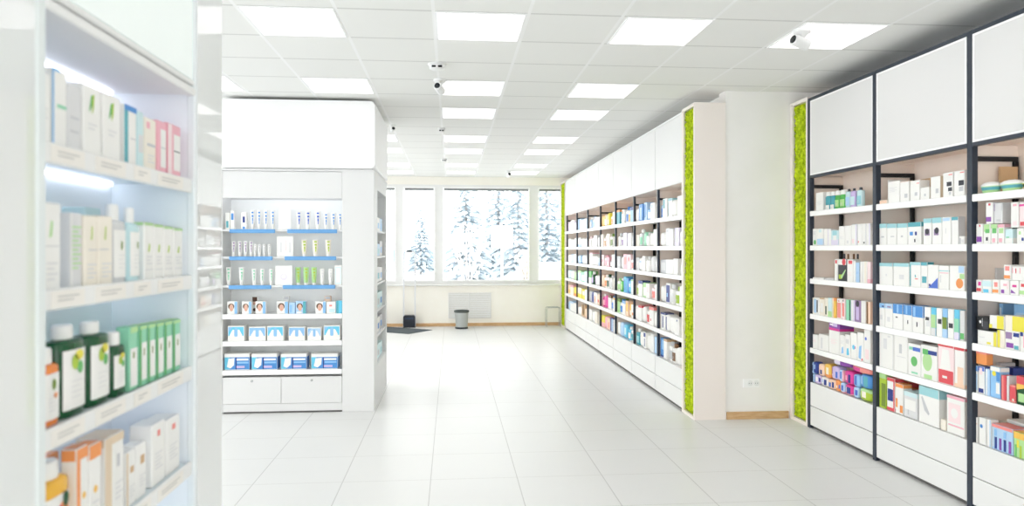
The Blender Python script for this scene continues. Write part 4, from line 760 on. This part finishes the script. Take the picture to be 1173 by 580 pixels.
sput(0, [('c', 48, 58, 84, 'white', 'L lgrey .5 .2 .7 3', 'plain white carton at the camera end of the showcase top shelf'),
         ('c', 59, 77, 80, 'white', 'V sky 0 .12;r sky .1 .98 .0 .05;r sky .02 .5 .96 1;r mint .3 .9 .52 .56', 'white carton edged in blue on the showcase top shelf'), ('c', 78, 93, 98, 'lgrey', 'R lgrey .1 .8 .7 .72;r grey .1 .8 .3 .33;r grey .1 .8 .5 .53', 'pale grey carton beside the blue-edged one, showcase top shelf'),
         ('c', 95, 116, 99, 'white', leaf, 'larger white carton with green leaf, showcase top shelf'), ('c', 118, 138, 109, 'white', leaf, 'white green-leaf carton touching the teal one, showcase top shelf'),
         ('c', 142, 156.5, 121, 'white', 'V teal 0 .3;r blue .0 .99 .9 .99;r teal .0 .99 .0 .06;r grey .45 .9 .46 .48', 'white carton with teal edge and lid, showcase top shelf', {'d': .05}), ('c', 157.5, 164.5, 128, 'aqua', 'R lgrey .1 .9 .3 .6', 'slim pale aqua carton right after the teal-edged one, top shelf'.replace('right after', 'following')),
         ('c', 166, 179, 136, 'cream', 'R pink .1 .4 .8 .92;r grey .15 .9 .48 .53;L lgrey .3 .2 .8 3', 'cream carton with pink mark on the showcase top shelf'), ('c', 180.5, 190.5, 139, 'pink', 'R white .3 .95 .15 .85;r grey .3 .9 .5 .52', 'narrower pink carton beside the cream one, showcase top shelf'), ('c', 192, 207, 143, 'pink', 'R lpink .0 .3 .02 .98;R white .42 .95 .15 .82;r dark .45 .9 .5 .52', 'wider pink carton at the pilaster end of the showcase top shelf')])
sput(1, [('c', 48, 70, 232, 'white', 'P lgreen .35 .6 .45 .8 .55 .78 .5 .62;r grey .1 .9 .5 .51;L lgrey .3 .2 .8 4', 'white leaf carton at the camera end of the showcase second shelf'), ('c', 80, 94, 244, 'lgrey', 'V white .0 .12;L lgreen .8 .15 .9 10', 'pale green carton beside the cream double carton, showcase second shelf'),
         ('c', 96, 111.5, 247, 'cream', 'P lime .5 .66 .56 .85 .64 .84 .6 .66;r grey .3 .99 .51 .525;L lgrey .3 .2 .9 4', 'cream carton with small leaf, nearer the camera, showcase second shelf'), ('c', 112.5, 129, 247.5, 'cream', 'P lime .4 .66 .46 .85 .54 .84 .5 .66;r grey .02 .7 .51 .525;L lgrey .3 .2 .9 4', 'cream carton with small leaf beside the pale bottles, showcase second shelf'),
         ('b', 131, 148, 234, 'lgrey', '', 'pale grey bottle with white cap next to cream carton, showcase second shelf', {'lab': 'white', 'ch': .2, 'marks': ((0, .6, .12, 'olive', .3),)}), ('b', 150, 163, 238, 'aqua', '', 'pale aqua bottle with white cap before the carton row, second shelf', {'lab': 'white', 'ch': .2, 'marks': ((.2, .62, .12, 'olive', .3),)})] +
        [('c', 165 + i * 11.2, 175.6 + i * 11.2, 255 + i * 2.2, 'white', 'T lgreen .05;P lime .4 .5 .5 .64 .62 .62 .56 .5;r lgrey .1 .9 .18 .2;L lgrey .4 .2 .8 3', 'white leaf-printed carton, %s in the row of four, showcase second shelf' % ORD[i + 1]) for i in range(4)])
sput(1, [('c', 97, 116, 238, 'aqua', '', 'pale aqua carton standing behind the cream cartons, showcase second shelf', {'dx': .09, 'd': .05})])
kl = ((.15, .78, .3, 'yellow', .2), (-.15, .70, .24, 'lime', .3), (.2, .62, .2, 'green', .25, 1))
sput(2, [('b', 48.5, 73, 399, 'orange', '', 'orange bottle with white label and cap on the showcase third shelf', {'ch': .20, 'cw': .62, 'lz': (.1, .84), 'marks': ((.1, .66, .2, 'olive', .3), (.25, .48, .16, 'orange'))}),
         ('b', 72.5, 104, 372, 'dgreen', '', 'largest dark green bottle beside the orange one, showcase third shelf', {'ch': .15, 'cw': .5, 'lz': (.1, .86), 'marks': kl}),
         ('b', 105, 131, 368, 'dgreen', '', 'dark green bottle in the middle of three, showcase third shelf', {'ch': .14, 'cw': .5, 'lz': (.1, .84), 'marks': kl}),
         ('b', 131.5, 147, 380, 'dgreen', '', 'smallest dark green bottle with white cap on the showcase third shelf', {'ch': .20, 'cw': .6, 'lz': (.16, .8), 'marks': kl}),
         ('c', 148, 157.5, 374, 'mint', 'R white .1 .98 .06 .66;r olive .4 .6 .5 .6;r lgreen .1 .98 .9 .99', 'mint carton beside the smallest dark green bottle, showcase third shelf')] +
        [('c', 159.5 + i * 9.6, 168.2 + i * 9.6, 373 - i * 1.6, 'mint', 'R white .28 .99 .1 .72;r olive .55 .68 .5 .62;r green .0 .2 .02 .98;T lgreen .06', 'mint green carton, %s in the row of five, showcase third shelf' % ORD[i + 1]) for i in range(5)])
sput(2, [('b', 74, 92, 372, 'dgreen', '', 'dark green bottle half hidden behind the largest one, showcase third shelf', {'dx': .075, 'lab': None, 'ch': .18, 'cw': .6})])
sput(3, [('b', 52, 86, 528, 'gold', '', 'golden yellow bottle with domed white cap on the showcase bottom shelf', {'ch': .17, 'cw': .6, 'lz': (.1, .8), 'marks': ((.2, .6, .34, 'orange'), (.35, .72, .2, 'dgreen', .3, 1), (.0, .62, .14, 'red', .2, 1))}),
         ('c', 87.5, 101, 512, 'white', 'V orange 0 .3;T orange .12;d gold .6 .5 .16', 'orange-edged white carton beside the golden bottle, showcase bottom shelf'), ('c', 102, 116, 508, 'white', 'T orange .16;d gold .5 .5 .16;L lgrey .35 .2 .8 4', 'white carton with orange top beside the beige one, showcase bottom shelf'),
         ('c', 120, 142, 498, 'white', 'V beige 0 .34;T beige .1;r grey .6 .75 .6 .75;L lgrey .4 .5 .9 4', 'white carton with beige edge on the showcase bottom shelf'), ('c', 144.5, 155, 517, 'white', 'V beige 0 .2;r tan .4 .8 .6 .72;L lgrey .35 .3 .9 4', 'shorter white carton with beige edge, showcase bottom shelf'), ('c', 156, 167.5, 508, 'white', 'r tan .4 .8 .62 .78;L lgrey .4 .3 .9 4', 'white carton with brown emblem, showcase bottom shelf'),
         ('c', 174, 189, 484, 'white', 'R coral .4 .6 .78 .88;L lgrey .5 .2 .8 5', 'white red-marked carton, first of two, showcase bottom shelf'), ('c', 190.5, 206, 478, 'white', 'R coral .4 .65 .78 .88;L lgrey .5 .2 .8 5', 'white red-marked carton at pilaster end, showcase bottom shelf')])
sput(3, [('c', 53, 68, 520, 'orange', 'R white .2 .95 .05 .75', 'orange carton behind the golden bottle, showcase bottom shelf', {'dx': .10, 'd': .05}), ('b', 113, 127, 494, 'white', '', 'plain white bottle behind the beige-edged carton, showcase bottom shelf', {'dx': .09, 'lab': None, 'ch': .2})])

# ------------------------------------------------------------------ by the window
bx, by = .205, 14.22
t = thing('waste_bin', 'grey waste bin with dark rim standing before the wall grille', 'bin', (bx, by, 0))
MB().lathe([(.118, .03), (.138, .325), (.138, .34), (.128, .34), (.112, .05), (.002, .045)], mat('#b4b8b6', .35, .5, .3), 28, caps=False).build('body', t, smooth=True)
MB().lathe([(.140, .322), (.150, .327), (.150, .362), (.142, .368), (.130, .366), (.128, .325)], mat('#4a514f', .5), 28, caps=False).build('rim', t, smooth=True, label='dark grey rim')
MB().lathe([(.128, 0), (.130, .03), (.118, .034), (.002, .034)], mat('#353b42', .5), 28).build('base', t, smooth=True, label='dark base ring')
gx, gy = -.85, 14.54
t = thing('security_gate', 'slim white anti-theft gate standing near the window with black base', 'security gate', (gx, gy, 0))
zt = 1.54; hw = .115
MB().tube([(-hw, 0, .02), (-hw, 0, zt - .03), (-hw + .02, 0, zt - .006), (-hw + .04, 0, zt), (hw - .04, 0, zt), (hw - .02, 0, zt - .006), (hw, 0, zt - .03), (hw, 0, .02)], .014, mat('#e3e4e8', .35)).build('frame', t, smooth=True)
MB().box(-.055, .05, -.018, .018, zt - .004, zt + .026, M_dark2, .005).build('alarm_unit', t, label='dark alarm unit on top of the frame')
rb = rounded(-.12, .12, 0.01, .245, .04, -.09, .09, mat('#161d2b', .3, .5)); rb.box(-.085, .085, -.095, -.09, .17, .2, mat('#3c4a60', .25)); rb.box(-.125, .125, -.1, .1, 0, .012, M_dark2); rb.build('base_cover', t, label='black rounded base cover')
# floor mat, turned a little to the room
A = Vector((-.375, 13.98, 0)); B = Vector((-.80, 13.36, 0)); C_m = Vector((-1.40, 14.55, 0))
e1 = (B - A).normalized(); e2 = Vector((-e1.y, e1.x, 0)) if Vector((-e1.y, e1.x, 0)).dot(C_m - A) > 0 else Vector((e1.y, -e1.x, 0))
m = MB(); L1, L2 = .75, 1.7; T = Matrix(((e1.x, e2.x, 0, A.x), (e1.y, e2.y, 0, A.y), (0, 0, 1, 0), (0, 0, 0, 1)))
t = thing('door_mat', 'dark grey entrance mat on the floor beside the security gate', 'mat')
m = MB().box(0, L1, 0, L2, 0, .008, mat('#4f575c', .8, .2), .003, T); m.build('rubber_border', t)
m = MB()
for i in range(24): m.box(.04, L1 - .04, .04 + i * (L2 - .08) / 24, .04 + (i + .8) * (L2 - .08) / 24, .008, .012, mat('#646c70', .95, .1), 0, T)
m.build('ribbed_pile', t, label='ribbed grey pile')
# wall grille
t = thing('radiator_grille', 'white slatted vent grille in the wall under the window', 'grille', (0, BACK, 0))
gx0, gx1, gz0, gz1 = -.06, .82, .16, .69; gm_ = (gx0 + gx1) / 2 - .01
f = MB()
for a, b in ((gx0, gx0 + .012), (gm_ - .012, gm_ + .012), (gx1 - .012, gx1)): f.box(a, b, -.016, -.001, gz0, gz1, M_white)
f.box(gx0, gx1, -.016, -.001, gz0, gz0 + .012, M_white).box(gx0, gx1, -.016, -.001, gz1 - .012, gz1, M_white); f.build('frame', t)
for a, b in ((gx0 + .012, gm_ - .012), (gm_ + .012, gx1 - .012)):
    s = MB().box(a, b, -.003, -.001, gz0 + .012, gz1 - .012, mat('#dad8d0', .7))
    for i in range(13):
        z = gz0 + .02 + i * (gz1 - gz0 - .03) / 13; s.add([(a, -.003, z + .03), (b, -.003, z + .03), (b, -.014, z), (a, -.014, z), (a, -.011, z), (b, -.011, z)], [(0, 1, 2, 3), (3, 2, 5, 4)], M_white)
    s.build('slat_panel', t)
# wire rack by the moss strip
t = thing('wire_rack', 'low thin wire rack standing below the window beside the moss strip', 'rack', (2.08, 14.42, 0))
for y in (-.1, .1): MB().tube([(-.14, y, 0), (-.14, y, .37), (-.12, y, .395), (.12, y, .395), (.14, y, .37), (.14, y, 0)], .007, M_metal).build('hoop', t, smooth=True)
for z in (.12, .39):
    for x in (-.135, .135): MB().tube([(x, -.1, z), (x, .1, z)], .005, M_metal).build('crossbar', t, smooth=True)

# ------------------------------------------------------------------ outside the window
struct('ground_outside', MB().box(-70, 70, -60, 110, -.62, -.5, M_snow))
M_fir = noise_mat('haze_pale_needles', '#8f9da4', '#bcc7cd', 3, .9); M_bark = noise_mat('pale_bark', '#aaa6a4', '#c4c1bf', 6, .9)  # outdoor haze put into the pale needle colour; bark lightened too
def spruce(x, y, h, r, lab, seed):
    rn = random.Random(seed); t = thing('spruce_tree', lab, 'tree', (x, y, -.5), 0, 'snowy trees outside the window')
    MB().lathe([(h * .014, 0), (h * .008, h * .5), (.01, h * .98)], M_bark, 8).build('trunk', t, smooth=True)
    mb = MB(); nl = 30
    for l in range(nl):
        fr = l / nl; z = h * (.08 + .9 * fr); R = r * (1 - fr) ** .85 + .08; nb = max(6, int(15 * (1 - fr * .5)))
        for b in range(nb):
            a = 2 * pi * (b + rn.random() * .7) / nb; L = R * rn.uniform(.65, 1.1); dr = L * rn.uniform(.22, .42); wd = L * .2 + .06
            ca, sa = cos(a), sin(a); n = 4; up = []; 
            for i in range(n + 1):
                q = i / n; ww = wd * (1 - q) ** .6 * (1 if i % 2 else .72); px, py, pz = ca * L * q, sa * L * q, z - dr * q * q + .06 * L * q
                up.append(((px - sa * ww, py + ca * ww, pz - .1 * L * (1 - q * .5)), (px, py, pz), (px + sa * ww, py - ca * ww, pz - .1 * L * (1 - q * .5))))
            vs = [p for tri in up for p in tri]; k = mb.idx(M_snow)
            for i in range(n):
                for j in range(2):
                    f = [(3 * i + j, 3 * i + j + 1, 3 * i + j + 4, 3 * i + j + 3)]
                    mb.add([vs[q] for q in f[0]], [(0, 1, 2, 3)], M_snow if rn.random() < .22 else M_fir)
    mb.build('foliage', t, label='haze-paled needle branches with snow')
def at(px, Y): return onY(px, 285, Y)[0]
for i, (px, Y, h, r, lab) in enumerate(((534, 36, 8.6, 1.7, 'tall snowy spruce outside, the one above the grille'), (571, 42, 10.2, 1.9, 'tall snowy spruce outside behind the white board'), (594, 31, 7.4, 1.35, 'snowy spruce outside beside the white board'), (612, 50, 10.6, 1.7, 'snowy spruce outside behind the wide window post'),
        (626, 37, 9.0, 1.5, 'snowy spruce outside in the narrow end window'), (482, 58, 7.4, 1.5, 'faint distant spruce outside above the security gate'), (644, 45, 9.2, 1.6, 'snowy spruce outside beside the moss strip'))):
    spruce(at(px, Y), Y, h, r, lab, 40 + i)
def shrub(px, Y, w, z0, z1, lab, seed, m):
    rn = random.Random(seed); t = thing('bare_shrub', lab, 'shrub', (at(px, Y), Y, -.5)); b = MB()
    for k in range(9): a = rn.uniform(0, 2 * pi); b.tube([(0, 0, 0), (cos(a) * w * .2, sin(a) * w * .2, (z1 + .5) * .45), (cos(a) * w * .42, sin(a) * w * .42, (z1 + .5) * rn.uniform(.7, .95))], .03, M_bark, 5)
    b.build('stems', t); f = MB()
    for k in range(200):
        a = rn.uniform(0, 2 * pi); rr = w / 2 * rn.random() ** .5; z = rn.uniform(z0 + .5, z1 + .5); s = rn.uniform(.06, .16); n = Vector((rn.gauss(0, 1), rn.gauss(0, 1), rn.gauss(0, 1))).normalized(); u = n.orthogonal().normalized(); v = n.cross(u)
        p = Vector((cos(a) * rr, sin(a) * rr, z)); f.add([p + u * s, p + v * s * .6, p - u * s, p - v * s * .6], [(0, 1, 2, 3)], m)
    f.build('foliage', t, label='pale dry leaves')
M_dry = noise_mat('dry_leaves', '#ddd6cb', '#ebe5dc', 4, .9)
shrub(535, 29, 1.5, .6, 2.6, 'pale tan bush outside in front of the tall spruce', 5, M_dry)
shrub(606, 21, .7, .2, 1.5, 'small tan bush outside near the parked car', 6, M_dry)
# low building across the road
Y = 62; t = thing('low_building', 'long low snow-roofed building far across the road outside', 'building', (at(538, Y), Y, -.5))
MB().box(-7, 7, 0, 5, 0, 2.3, mat('#c9cdd4', .8)).build('wall', t); MB().box(-7.3, 7.3, -.4, 5.3, 2.3, 2.65, M_snow).build('roof', t)
for i in range(9): MB().box(-6.6 + i * 1.5, -5.6 + i * 1.5, -.04, 0, .9, 2.0, mat('#8496b2', .3, .4)).build('window', t)
# white board on posts
Y = 24; t = thing('notice_board', 'blank white board on a post outside the large window', 'sign', (at(575, Y), Y, -.5))
MB().box(-.36, .36, -.03, .03, 2.12, 2.88, mat('#f2f3f4', .6), .01).build('board', t)
MB().box(-.04, .04, -.02, .02, 0, 2.12, mat('#cdd0d4', .6)).build('post', t)
# snowed-in car
Y = 27; t = thing('parked_car', 'snow-covered car parked outside below the narrow end window', 'car', (at(621, Y), Y, -.5), radians(8))
prof = [(-2.0, .35), (-2.05, .75), (-1.55, .95), (-1.0, 1.05), (-.55, 1.42), (.7, 1.45), (1.35, 1.05), (1.95, .95), (2.05, .6), (2.0, .35)]
k = len(prof); cb = MB().add([(x, -.8, z) for x, z in prof] + [(x, .8, z) for x, z in prof], [tuple(range(k)), tuple(range(2 * k - 1, k - 1, -1))] + [(i, (i + 1) % k, k + (i + 1) % k, k + i) for i in range(k)], mat('#cfd5de', .3)); cb.build('body', t)
MB().add([(-.95, -.81, 1.06), (-.55, -.81, 1.36), (.6, -.81, 1.38), (1.15, -.81, 1.06)], [(0, 1, 2, 3)], mat('#a3afbd', .1, .6)).build('side_window', t)
MB().box(-.6, .75, -.78, .78, 1.45, 1.56, M_snow, .05).build('snow_cap', t)
for x in (-1.25, 1.3):
    for y in (-.72, .72): MB().lathe([(.32, -.1), (.34, -.06), (.34, .06), (.32, .1)], mat('#3d4044', .8), 18, T=Matrix.Translation((x, y, .34)) @ Matrix.Rotation(pi / 2, 4, 'X')).build('wheel', t, smooth=True)

# ------------------------------------------------------------------ light and rendering
w = bpy.data.worlds.new('overcast_sky'); sc.world = w; w.use_nodes = True
bg = w.node_tree.nodes['Background']; bg.inputs[0].default_value = (1, .985, .975, 1); bg.inputs[1].default_value = 4.4
sc.view_settings.view_transform = 'Standard'; sc.view_settings.look = 'None'; sc.view_settings.gamma = 1; sc.view_settings.use_curve_mapping = False
sc.view_settings.exposure = 0.0
cy = sc.cycles
cy.max_bounces = 14; cy.diffuse_bounces = 8; cy.glossy_bounces = 5; cy.transparent_max_bounces = 12; cy.transmission_bounces = 6
cy.caustics_reflective = False; cy.caustics_refractive = False; cy.sample_clamp_indirect = 6
try: cy.use_denoising = True; cy.denoiser = 'OPENIMAGEDENOISE'
except Exception: pass
